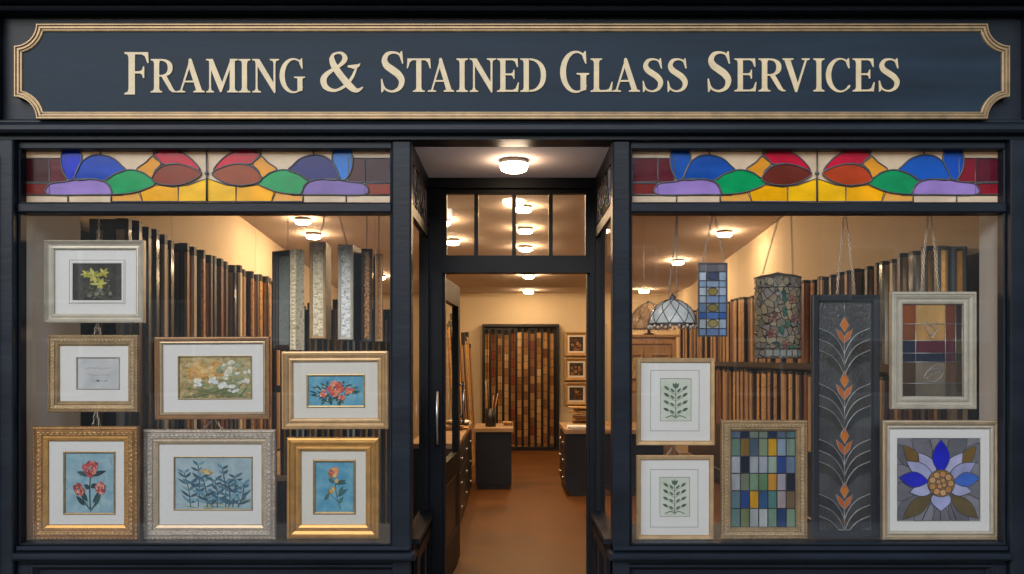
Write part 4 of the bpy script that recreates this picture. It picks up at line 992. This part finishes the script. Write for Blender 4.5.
def plain_sample(pxc, top, bot, wd, y, rz, label):
    z0, z1 = WZ(bot, y), WZ(top, y); X = WX(pxc, y); H = z1 - z0
    t = thing("sample_board", (X, y, z0), label, "sample board", "hanging moulding samples", rz)
    MB().box(-wd / 2, wd / 2, 0, .04, 0, H).build("board", dark_side, t)
    F = MB(); F.frame(wd, H, profile("step", .03), -wd / 2, 0); F.build("frame", wood_dark, t)
    MB().quad((-wd / 2 + .028, -.004, .028), (wd / 2 - .028, -.004, .028), (wd / 2 - .028, -.004, H - .028), (-wd / 2 + .028, -.004, H - .028)).build("linen_face", plain_green, t)
    C = MB(); C.box(wd / 2, wd / 2 + .05, -.03, .03, 0, H)
    for i in range(int(H / .022)): C.lump(wd / 2 + .025, -.03, .012 + i * .022, .016, .009, .008)
    C.build("carved_edge", cr_gold, t)
    mb = MB(); chain(mb, (0, .02, 2.30 - z0), (0, .02, H)); mb.build("chain", chain_m, t)
    return t
ys = .55
plain_sample(285, 251, 350, .15, ys, R(-34), "dark framed green grey sample board with a beaded cream edge, leftmost hanging sample")
for pxc, tp, bt, wd, rz, fm, em, lb in ((318, 242, 339, .092, R(5), cr_gold, gold_soft, "cream gold carved moulding sample hanging beside the green grey board"),
                                        (346, 245, 340, .088, R(-3), cr_silver, ivory, "silver carved moulding sample hanging between the cream and brown ones"),
                                        (367, 249, 342, .062, R(10), cr_brown, wood_dark, "dark brown carved moulding sample hanging right of the silver one"),
                                        (379, 254, 342, .045, R(12), cr_brown, copper_edge, "narrow brown moulding sample, rightmost of the hanging samples")):
    t = sample(pxc, tp, bt, wd, ys, rz, fm, em, lb)
    ax = {318: 327, 346: 337}.get(pxc, pxc); q_ = Vector((WX(ax, ys), ys, 2.30)) - Vector(t.location); q_.rotate(Matrix.Rotation(-rz, 3, 'Z'))
    mb = MB(); chain(mb, q_, (0, .03, WZ(tp, ys) - t.location.z)); mb.build("chain", chain_m, t)
# ------------------------------------------------------------------ racks of moulding lengths
def stacked(name, cols, sc_):
    m = bpy.data.materials.new(name); m.use_nodes = True; N = m.node_tree.nodes; L = m.node_tree.links; b = N["Principled BSDF"]
    g = N.new("ShaderNodeNewGeometry"); sx = N.new("ShaderNodeSeparateXYZ"); L.new(g.outputs["Position"], sx.inputs[0])
    q = N.new("ShaderNodeMath"); q.operation = 'MULTIPLY'; q.inputs[1].default_value = sc_; L.new(sx.outputs[2], q.inputs[0])
    oi = N.new("ShaderNodeObjectInfo"); ad = N.new("ShaderNodeMath"); ad.operation = 'MULTIPLY_ADD'; ad.inputs[1].default_value = 37.; L.new(oi.outputs["Random"], ad.inputs[0]); L.new(q.outputs[0], ad.inputs[2])
    fl = N.new("ShaderNodeMath"); fl.operation = 'FLOOR'; L.new(ad.outputs[0], fl.inputs[0])
    wn = N.new("ShaderNodeTexWhiteNoise"); wn.noise_dimensions = '1D'; L.new(fl.outputs[0], wn.inputs["W"])
    rp = N.new("ShaderNodeValToRGB"); rp.color_ramp.interpolation = 'CONSTANT'; e = rp.color_ramp.elements
    e[0].color = (*hexc(cols[0]), 1); e[1].position = 1 / len(cols); e[1].color = (*hexc(cols[1]), 1)
    for i in range(2, len(cols)): x = e.new(i / len(cols)); x.color = (*hexc(cols[i]), 1)
    L.new(wn.outputs["Value"], rp.inputs[0])
    fr = N.new("ShaderNodeMath"); fr.operation = 'FRACT'; L.new(ad.outputs[0], fr.inputs[0])
    gp = N.new("ShaderNodeMath"); gp.operation = 'GREATER_THAN'; gp.inputs[1].default_value = .06; L.new(fr.outputs[0], gp.inputs[0])
    tc = N.new("ShaderNodeTexCoord"); nz = N.new("ShaderNodeTexNoise"); nz.inputs["Scale"].default_value = 55.; L.new(g.outputs["Position"], nz.inputs["Vector"])
    m2 = N.new("ShaderNodeMix"); m2.data_type = 'RGBA'; m2.blend_type = 'MULTIPLY'; m2.inputs[0].default_value = .3; L.new(rp.outputs[0], m2.inputs[6]); L.new(nz.outputs["Color"], m2.inputs[7])
    m1 = N.new("ShaderNodeMix"); m1.data_type = 'RGBA'; m1.inputs[6].default_value = (.015, .01, .008, 1); L.new(gp.outputs[0], m1.inputs[0]); L.new(m2.outputs[2], m1.inputs[7])
    L.new(m1.outputs[2], b.inputs["Base Color"]); b.inputs["Roughness"].default_value = .45
    return m
FIN = {
 "black":      (mat("matt black moulding", (.026, .026, .030), .3), "black"),
 "navy":       (mat("ink blue lacquer moulding", (.040, .055, .080), .14, var=.2), "glossy ink blue"),
 "walnut":     (mat("walnut moulding", (.13, .068, .036), .4, var=.3, vscale=10., stretch=(8, 8, .5)), "dark walnut"),
 "oak":        (mat("honey oak moulding", (.46, .28, .13), .4, var=.25, vscale=10., stretch=(8, 8, .5)), "honey oak"),
 "cream":      (mat("cream moulding", (.72, .66, .56), .45, var=.08), "cream"),
 "gilt":       (gold_orn, "carved gilt"),
 "mahogany":   (mat("mahogany moulding", (.20, .075, .04), .35, var=.25, vscale=10., stretch=(8, 8, .5)), "red mahogany"),
 "bronze":     (carved("carved bronze moulding", "c09468", "4a3220", .2, .45, 70.), "carved bronze"),
 "stack":      (stacked("stacked gilt corner samples", ["dcb07a", "b88a56", "e0c090", "a87848", "c89c68", "8c6440", "d0a878", "9c6c4c"], 8.5), "stacked gilt"),
 "stackb":     (stacked("stacked brown corner samples", ["8c6040", "b08858", "7a4c34", "a07048", "c09868", "845840", "944c38", "b88c5c"], 7.5), "stacked brown"),
 "tan":        (mat("tan wood moulding", (.40, .26, .14), .45, var=.25, vscale=10., stretch=(8, 8, .5)), "tan"),
}
WORDS = "first second third fourth fifth sixth seventh eighth ninth tenth eleventh twelfth thirteenth fourteenth fifteenth sixteenth seventeenth eighteenth nineteenth twentieth".split()
LIP = {"black": gold_smooth, "navy": ivory, "walnut": gold_soft, "oak": wood_dark, "cream": copper_edge, "gilt": wood_dark, "mahogany": gold_smooth, "bronze": black_m, "tan": FIN["walnut"][0]}
protos = {}
def length_mesh(fin, wd, dp, flip):
    key = (fin, round(wd, 3), flip)
    if key in protos: return protos[key]
    P = [(0, 0), (0, -.5), (.08, -.7), (.18, -.62), (.24, -.4), (.34, -.5), (.50, -.42), (.62, -.5), (.70, -.85), (.80, -1), (.92, -.95), (1, -.75), (1, 0)]
    mb = MB(); k = len(P); n = 0; pts = [((p[0] if not flip else 1 - p[0]) * wd, p[1] * dp) for p in P]
    if flip: pts = pts[::-1]
    for a, b, mi in ((0, .962, 0), (.962, 1, 1)):
        n = len(mb.v); mb.v += [(p[0], p[1], a) for p in pts] + [(p[0], p[1], b) for p in pts]
        for i in range(k):
            j = (i + 1) % k; mb.f.append((n + i, n + j, n + k + j, n + k + i)); ii = i if not flip else k - 2 - i
            mb.m.append(2 if (ii in (3, 4, 8, 9) and not mi) else mi); mb.smooth.append(False)
        if mi: mb.f.append(tuple(n + k + i for i in range(k))); mb.m.append(1); mb.smooth.append(False)
    o = mb.build("moulding_length", [FIN[fin][0], dark_side, LIP.get(fin, FIN[fin][0])]); protos[key] = o
    o["fresh"] = 1
    return o
def add_length(x, y, z, hgt, fin, wd, dp, flip, rz=0., tilt=0.):
    o = length_mesh(fin, wd, dp, flip)
    if o.get("fresh"): del o["fresh"]
    else:
        o = o.copy(); col.objects.link(o)
    o.location = (x, y, z); o.scale = (1, 1, hgt); o.rotation_euler = (0, tilt, rz)
    return o
def rack_lengths(seq, where, group, count_from):
    cnt = {}
    for o, fin in seq:
        i = cnt.get(fin, 0); cnt[fin] = i + 1
        tag(o, "%s %s length from the %s, %s" % (WORDS[i], FIN[fin][1], count_from, where) if "stack" not in fin else "%s %s sample column from the %s, %s" % (WORDS[i], FIN[fin][1], count_from, where), "moulding length", group)
def rack(name, label, loc, parts):
    t = thing(name, loc, label, "moulding rack")
    for nm, m, boxes in parts:
        mb = MB()
        for b in boxes: mb.box(*b)
        mb.build(nm, m, t)
    return t
# left wall rack
rack("moulding_rack", "tall dark timber rack fixed along the left wall for moulding lengths", (-XW, .72, 0),
     [("back_panel", wood_dark, [(0.002, .02, 0, 4.0, .1, 2.20)]), ("rail", wood_dark, [(.02, .06, 0, 4.0, 1.55, 1.60), (.02, .06, 0, 4.0, .58, .64)]), ("shelf", wood_dark, [(.02, .22, -.05, 4.0, .52, .56)])])
seqL = ["navy", "black", "black", "navy", "navy", "cream", "navy", "oak", "cream", "bronze", "walnut", "black", "mahogany", "walnut", "navy", "cream", "tan", "bronze", "walnut", "gilt", "black", "bronze", "oak", "cream", "walnut", "black", "gilt"]
out = []
y = .78
for i, fin in enumerate(seqL):
    wd = .24 if i < 4 else random.choice([.16, .18, .20])
    hgt = 2.275 - .56 - i * .003 + random.uniform(-.012, .012)
    out.append((add_length(-XW + .062, y, .56, hgt, fin, wd, .055, False, R(random.uniform(-5, 5))), fin)); y += .13 if i < 4 else .158
rack_lengths(out, "in the left wall rack", "moulding lengths in the left wall rack", "street")
# right wall rack, two tiers
rack("moulding_rack", "dark timber rack in two tiers fixed along the right wall", (XW, .36, 0),
     [("back_panel", wood_dark, [(-.02, -.002, 0, 7.6, .1, 2.02)]), ("rail", black_m, [(-.20, -.02, 0, 7.6, 1.36, 1.41), (-.20, -.02, 0, 7.6, .66, .71), (-.20, -.02, 0, 7.6, .04, .08)])])
seqR = ["black", "black", "navy", "walnut", "cream", "navy", "walnut", "black", "walnut", "mahogany", "walnut", "black", "tan", "walnut", "bronze", "mahogany"] + [random.choice(["tan", "oak", "gilt", "bronze", "walnut", "tan", "oak"]) for _ in range(34)]
for tier, z0t, top, where in ((0, 1.41, 2.07, "right wall rack, top tier"), (1, .71, 1.33, "right wall rack, lower tier")):
    out = []; y = .42
    sq = seqR if tier == 0 else [random.choice(["tan", "oak", "bronze", "walnut", "mahogany", "tan", "gilt"]) for _ in range(50)]
    for i, fin in enumerate(sq):
        if tier and y > 7.9: break
        wd = random.choice([.12, .14, .15]) if i > 3 else .17
        out.append((add_length(XW - .062 - wd, y, z0t, random.uniform(top - .012, top + .012) - z0t, fin, wd, .055, True, R(random.uniform(-5, 5))), fin)); y += .148
    rack_lengths(out, where, "moulding lengths in the right wall rack", "street")
# freestanding dark rack behind the hanging samples
rack("moulding_rack", "low freestanding black rack behind the hanging samples in the left window", (-1.27, 1.95, .004),
     [("back_panel", black_m, [(-.42, .44, .0, .03, 0, 1.80)]), ("foot", black_m, [(-.42, .44, -.14, -.002, 0, .08)]), ("rail", wood_dark, [(-.42, .44, -.12, -.10, 1.20, 1.25)])])
out = []
for i, fin in enumerate(["black", "navy", "walnut", "black", "mahogany", "navy", "black", "walnut", "black"]):
    out.append((add_length(-1.67 + i * .092, 1.945, .085, random.uniform(1.68, 1.80), fin, .08, .05, False), fin))
rack_lengths(out, "in the freestanding black rack", "moulding lengths in the freestanding rack", "left")
# rack on the back wall
zb0, zb1 = .10, 1.93
rack("moulding_rack", "black framed rack of gilded moulding lengths on the back wall", (.135, YB, 0),
     [("back_panel", black_m, [(-.60, .60, -.03, -.002, .0, 1.98)]), ("rack_frame", black_m, [(-.60, -.57, -.14, -.03, 0, 1.94), (.57, .60, -.14, -.03, 0, 1.94), (-.60, .60, -.14, -.03, 1.94, 1.98), (-.57, .57, -.14, -.03, 0.004, .06)])])
out = []
sq = ["stack", "stackb", "stack", "stack", "stackb", "stack", "stack", "stackb", "stack", "stackb", "stackb"]
for i, fin in enumerate(sq):
    out.append((add_length(.135 - .56 + i * .102, YB - .035, .06, random.uniform(1.82, 1.87), fin, .062, .05, False), fin))
rack_lengths(out, "in the back wall rack", "moulding lengths in the back wall rack", "left")

# ------------------------------------------------------------------ ceiling lamps
glow = emit("warm lit opal glass", (1., .68, .375), 168.)
glow_p = emit("warm lit opal glass of the porch", (1., .74, .50), 42.)
rim_m = mat("white enamel lamp rim", (.70, .64, .56), .4)
def lamp(name, x, y, z, r, label, group, g, hgt=.042):
    t = thing(name, (x, y, z), label, "ceiling light", group)
    MB().lathe([(0.001, 0), (r * .80, 0), (r * .97, -.004), (r, -.008), (r, -hgt * .36), (r * .97, -hgt * .36 - .002)], 28).build("drum", rim_m, t)
    MB().lathe([(r * .965, -hgt * .36), (r * .955, -hgt * .72), (r * .88, -hgt), (r * .65, -hgt * 1.16), (r * .3, -hgt * 1.24), (.001, -hgt * 1.25)], 28).build("diffuser", g, t)
    return t
lamp("porch_light", WX(514, .39), .39, 2.53, .078, "round drum light glowing on the porch ceiling", None, glow_p, .055)
LG = "round ceiling lights inside the shop"
LAMPS = [(.08, 2.45, "centre row, nearest the door"), (.10, 3.3, "centre row, second from the door"), (.13, 4.2, "centre row, third from the door"), (.15, 5.1, "centre row, fourth from the door"),
         (.21, 6.0, "centre row, fifth from the door"), (.22, 6.9, "centre row, sixth from the door"), (.25, 8.5, "centre row, against the back wall"),
         (-.63, 4.75, "left of the centre row, farther of two"), (-.66, 3.85, "left of the centre row, nearer of two"), (-1.19, 3.35, "above the narrow brown moulding sample"),
         (-1.98, 3.8, "by the left wall, nearer of two"), (-2.03, 4.45, "by the left wall, farther of two"),
         (2.15, 4.35, "by the right wall above the lantern"), (1.98, 5.9, "above the white domed lamp shade"), (1.95, 8.3, "far right corner of the shop"), (-1.75, 7.0, "far left corner of the shop")]
for x, y, lb in LAMPS:
    lamp("ceiling_light", x, y, ceil_z(y) - .006, .075, "round glowing ceiling light inside, " + lb, LG, glow)

# ------------------------------------------------------------------ counters and what stands on them
def counter(name, x0, x1, y0, y1, h, label, face, n):
    t = thing(name, ((x0 + x1) / 2, (y0 + y1) / 2, 0), label, "counter")
    hx, hy = (x1 - x0) / 2, (y1 - y0) / 2
    MB().box(-hx + .02, hx - .02, -hy + .02, hy - .02, .06, h - .04).build("carcass", black_m, t)
    MB().box(-hx + .05, hx - .05, -hy + .05, hy - .05, 0.004, .06).build("plinth", wood_dark, t)
    MB().box(-hx, hx, -hy, hy, h - .04, h).build("worktop", wood_mid, t)
    for i in range(n):
        for j in range(3):
            d = MB(); kb = MB()
            zz0, zz1 = .08 + j * (h - .14) / 3, .08 + (j + 1) * (h - .14) / 3 - .012
            if face == "x+":
                a = -hy + .03 + i * (2 * hy - .06) / n; b = a + (2 * hy - .06) / n - .012
                d.box(hx - .02, hx - .004, a, b, zz0, zz1); kb.lathe([(.012, 0), (.016, .012), (.001, .018)], 8); kl = (hx - .004, (a + b) / 2, (zz0 + zz1) / 2); kr = (0, R(90), 0)
            elif face == "x-":
                a = -hy + .03 + i * (2 * hy - .06) / n; b = a + (2 * hy - .06) / n - .012
                d.box(-hx + .004, -hx + .02, a, b, zz0, zz1); kb.lathe([(.012, 0), (.016, .012), (.001, .018)], 8); kl = (-hx + .004, (a + b) / 2, (zz0 + zz1) / 2); kr = (0, R(-90), 0)
            else:
                a = -hx + .03 + i * (2 * hx - .06) / n; b = a + (2 * hx - .06) / n - .012
                d.box(a, b, -hy + .004, -hy + .02, zz0, zz1); kb.lathe([(.012, 0), (.016, .012), (.001, .018)], 8); kl = ((a + b) / 2, -hy + .004, (zz0 + zz1) / 2); kr = (R(90), 0, 0)
            do = d.build("drawer", black_m, t); ko = kb.build("knob", steel, do, kl); ko.rotation_euler = kr
    return t
counter("drawer_counter", -.83, -.43, 2.6, 4.95, .76, "long dark drawer counter with wooden top running back on the left", "x+", 3)
counter("work_desk", -.42, .015, 5.05, 5.75, .68, "black desk with wooden top jutting into the aisle on the left", "y", 0)
counter("work_desk", .55, 1.6, 4.6, 5.7, .70, "black desk with wooden top on the right of the aisle", "x-", 2)
counter("drawer_counter", -1.9, -1.25, 1.9, 3.4, .60, "dark counter behind the orange rose picture, inside on the left", "x+", 2)
# brush pot with brushes
def at_x(px, y): return WX(px, y)
yy = 5.3; zc = .68
t = thing("brush_pot", (-.24, yy, zc), "black pot of dark brushes and rods on the left desk", "brush pot")
MB().lathe([(.001, .003), (.055, .003), (.06, .01), (.06, .20), (.052, .20), (.050, .02), (.001, .02)], 16).build("pot", black_m, t)
for i in range(8):
    a = random.uniform(0, 6.28); b = random.uniform(.02, .10); hh = random.uniform(.33, .52)
    MB().tube([(.02 * math.cos(a), .02 * math.sin(a), .03), (b * math.cos(a), b * math.sin(a), hh)], .006, 6).build("brush", [wood_dark, wood_mid, black_m][i % 3], t)
# tools and offcuts lying on the counters
def pile(x, y, z, label, n, sx, mats_):
    t = thing("offcut_pile", (x, y, z), label, "moulding offcuts")
    for i in range(n):
        mb = MB(); l = random.uniform(.6, 1) * sx; mb.bbox(-l / 2, l / 2, -.03, .03, 0, .022, .006)
        o = mb.build("offcut", mats_[i % len(mats_)], t, (random.uniform(-.02, .02), random.uniform(-.05, .05), .002 + .0235 * i)); o.rotation_euler = (0, 0, random.uniform(-.6, .6))
pile(-.60, 3.9, .76, "untidy pile of gilt and brown offcuts on the left drawer counter", 4, .4, [gold_smooth, FIN["tan"][0], wood_dark, gold_pale])
pile(.78, 5.2, .70, "pile of gilt offcuts on the right desk", 9, .34, [gold_soft, FIN["walnut"][0], gold_orn])
pile(-.05, 5.4, .68, "few small offcuts beside the brush pot", 2, .12, [FIN["tan"][0], gold_soft])
t = thing("paper_stack", (-.56, 4.55, .7605), "loose stack of white papers at the far end of the left drawer counter", "papers")
for i in range(6):
    o = MB().box(-.105, .105, -.148, .148, 0, .006).build("sheet", mount_w if i % 3 else wash_paper, t, (random.uniform(-.01, .01), random.uniform(-.01, .01), .0065 * i)); o.rotation_euler = (0, 0, random.uniform(-.25, .25))
t = thing("glue_jar", (-.52, 4.15, .7605), "small amber jar with a dark lid on the left drawer counter", "jar")
MB().lathe([(.001, .001), (.04, .001), (.042, .01), (.042, .09), (.03, .105), (.001, .105)], 16).build("jar", mat("amber jar glass", (.30, .13, .03), .1, var=.1), t)
MB().lathe([(.034, .106), (.034, .128), (.001, .128)], 16).build("lid", black_m, t)
t = thing("paper_stack", (.70, 4.78, .7005), "flat stack of white papers on the front edge of the right desk", "papers")
for i in range(5):
    o = MB().box(-.105, .105, -.12, .12, 0, .006).build("sheet", mount_w, t, (random.uniform(-.01, .01), random.uniform(-.01, .01), .0065 * i)); o.rotation_euler = (0, 0, random.uniform(-.2, .2))
# lengths leaning on the wall behind the left drawer counter
out = []
fins = ["gilt", "oak", "tan", "bronze", "oak", "gilt", "walnut", "tan", "gilt", "bronze", "oak", "walnut", "gilt", "tan"]
MB_w = MB(); MB_w.box(-.80, -.74, 5.0, 8.5, 0.004, 1.75)
t = thing("partition", (0, 0, 0), "low cream partition along the left aisle behind the leaning lengths", "partition"); MB_w.build("panel", cream_wall, t)
for i, fin in enumerate(fins):
    yq = 5.12 + i * .235
    o = add_length(-.64 + .03 * random.random(), yq, .01, random.uniform(1.62, 1.98), fin, .11, .05, False, R(random.uniform(-10, 10)), R(-random.uniform(2.5, 4)))
    out.append((o, fin))
rack_lengths(out, "leaning on the left aisle partition", "moulding lengths leaning along the left aisle", "door")
# three small gold pictures on the back wall
for (ya, yb_), lb in (((332, 356), "top"), ((358, 380.5), "middle"), ((382.5, 405), "bottom")):
    t, rc, h = framed("framed_picture", (564.5, ya, 588, yb_), YB - .035, 3.2, "step", gold_soft, "small gold framed brown picture, %s of three on the back wall" % lb, "framed picture", "small gold pictures on the back wall", mount=mount_c, win=(569.5, ya + 5, 583, yb_ - 5))
    def dd(S, asp):
        for i in range(18): S(disc(random.uniform(.15, .85), random.uniform(.1, .8), random.uniform(.05, .14), wob=.3), random.choice(["6a4028", "8c5c3a", "4c2c20", "9c7850", "5c3c3c"]))
    art_sheet(t, rc, wash_dark, dd)
# glazed cabinet with a shade on it, right side inside
xc, yc, wc, dc, hc = 1.62, 5.95, .70, .45, 1.73
t = thing("display_cabinet", (xc, yc, 0), "pale oak display cabinet standing under the amber lamp shade", "cabinet")
mb = MB(); mb.box(-wc / 2, wc / 2, .0, dc, .004, hc - .03); mb.build("carcass", FIN["tan"][0], t)
MB().box(-wc / 2 - .03, wc / 2 + .03, -.03, dc + .01, hc - .03, hc).build("cornice", FIN["oak"][0], t)
mb = MB(); mb.frame(wc, .62, [(0, 0), (0, .02), (.05, .02), (.05, 0)], -wc / 2, 1.05); mb.build("door_frame", FIN["oak"][0], t)
for k in range(2):
    mb = MB(); w_ = .24; mb.frame(w_, .3, profile("step", .035), -.29 + k * .33, 1.2); o = mb.build("small_frame", FIN["oak"][0], t); MB().quad((-.27 + k * .33, -.004, 1.22), (-.27 + k * .33 + .2, -.004, 1.22), (-.27 + k * .33 + .2, -.004, 1.48), (-.27 + k * .33, -.004, 1.48)).build("picture", wash_land, o)
tt, r_, z_ = dome_lamp("lamp_shade", 649, 303, 329, 20, yc + .2, "amber domed lamp shade standing on the oak cabinet", True, False)
zz = tt.location.z - hc
mb = MB(); mb.lathe([(.001, -zz + .001), (.07, -zz + .001), (.07, -zz + .015), (.02, -zz + .03), (.015, .0), (.012, .02)], 16); mb.build("stand", mat("bronze lamp stand", (.12, .08, .05), .4, metal=.7), tt)

# ------------------------------------------------------------------ street across, seen only in the reflections
wall_b = mat("sooty brick", (.10, .075, .06), .8, var=.3, vscale=6., bump=.2); pale_r = mat("pale render", (.42, .40, .37), .8, var=.1, vscale=3.); roof_s = mat("slate roof", (.05, .052, .06), .6); pane_m = mat("dark window panes", (.02, .022, .03), .1)
for k, (xa, xb, hh, m_, lb) in enumerate(((-22, -9, 5.2, wall_b, "long sooty brick house across the street, leftmost"), (-9, -1.5, 4.2, pale_r, "pale rendered house across the street"), (-1.5, 7, 5.6, wall_b, "tall sooty brick house across the street, middle"), (7, 21, 4.6, pale_r, "broad pale rendered house across the street, rightmost"))):
    op = thing("terraced_house", ((xa + xb) / 2, -15, -.3), lb, "house", "houses across the street"); hw = (xb - xa) / 2 - .01
    MB().box(-hw, hw, -3, 0, 0, hh).build("wall", m_, op)
    mb = MB(); mb.quad((-hw, .2, hh), (hw, .2, hh), (hw, -1.5, hh + 1.2), (-hw, -1.5, hh + 1.2)); mb.quad((-hw, -3, hh), (hw, -3, hh), (hw, -1.5, hh + 1.2), (-hw, -1.5, hh + 1.2)); mb.build("roof", roof_s, op)
    nw = int(2 * hw / 2.2)
    for i in range(nw):
        xc_ = -hw + (i + .5) * 2 * hw / nw
        for z_ in (.9, 3.0):
            f_ = MB(); f_.box(xc_ - .55, xc_ + .55, .002, .06, z_, z_ + 1.3); wo = f_.build("window", mount_w, op); MB().box(xc_ - .48, xc_ + .48, .062, .07, z_ + .07, z_ + 1.23).build("pane", pane_m, wo)

# ------------------------------------------------------------------ light
EL, AZ = R(22), R(-160)
wd = bpy.data.worlds.new("World"); sc.world = wd; wd.use_nodes = True
N = wd.node_tree.nodes; L = wd.node_tree.links; bg = N["Background"]
sk = N.new("ShaderNodeTexSky"); sk.sky_type = 'NISHITA'; sk.sun_disc = False; sk.sun_elevation = EL; sk.sun_rotation = R(200); sk.air_density = 1.3; sk.dust_density = .6
L.new(sk.outputs[0], bg.inputs[0]); bg.inputs[1].default_value = .27
sd = bpy.data.lights.new("sun", 'SUN'); sd.energy = 5.0; sd.angle = R(60); sd.color = (.97, .985, 1)
so = bpy.data.objects.new("sun", sd); col.objects.link(so)
direction = Vector((math.sin(R(20)) * math.cos(EL), math.cos(R(20)) * math.cos(EL), -math.sin(EL)))
so.rotation_euler = direction.to_track_quat('-Z', 'Y').to_euler()
sc.view_settings.view_transform = 'Standard'; sc.view_settings.look = 'None'; sc.view_settings.exposure = 0
sc.cycles.max_bounces = 10; sc.cycles.transparent_max_bounces = 16; sc.cycles.caustics_reflective = False; sc.cycles.caustics_refractive = False
sc.cycles.sample_clamp_indirect = 4.0
for o in list(col.objects):
    if o.get("fresh"): bpy.data.objects.remove(o)
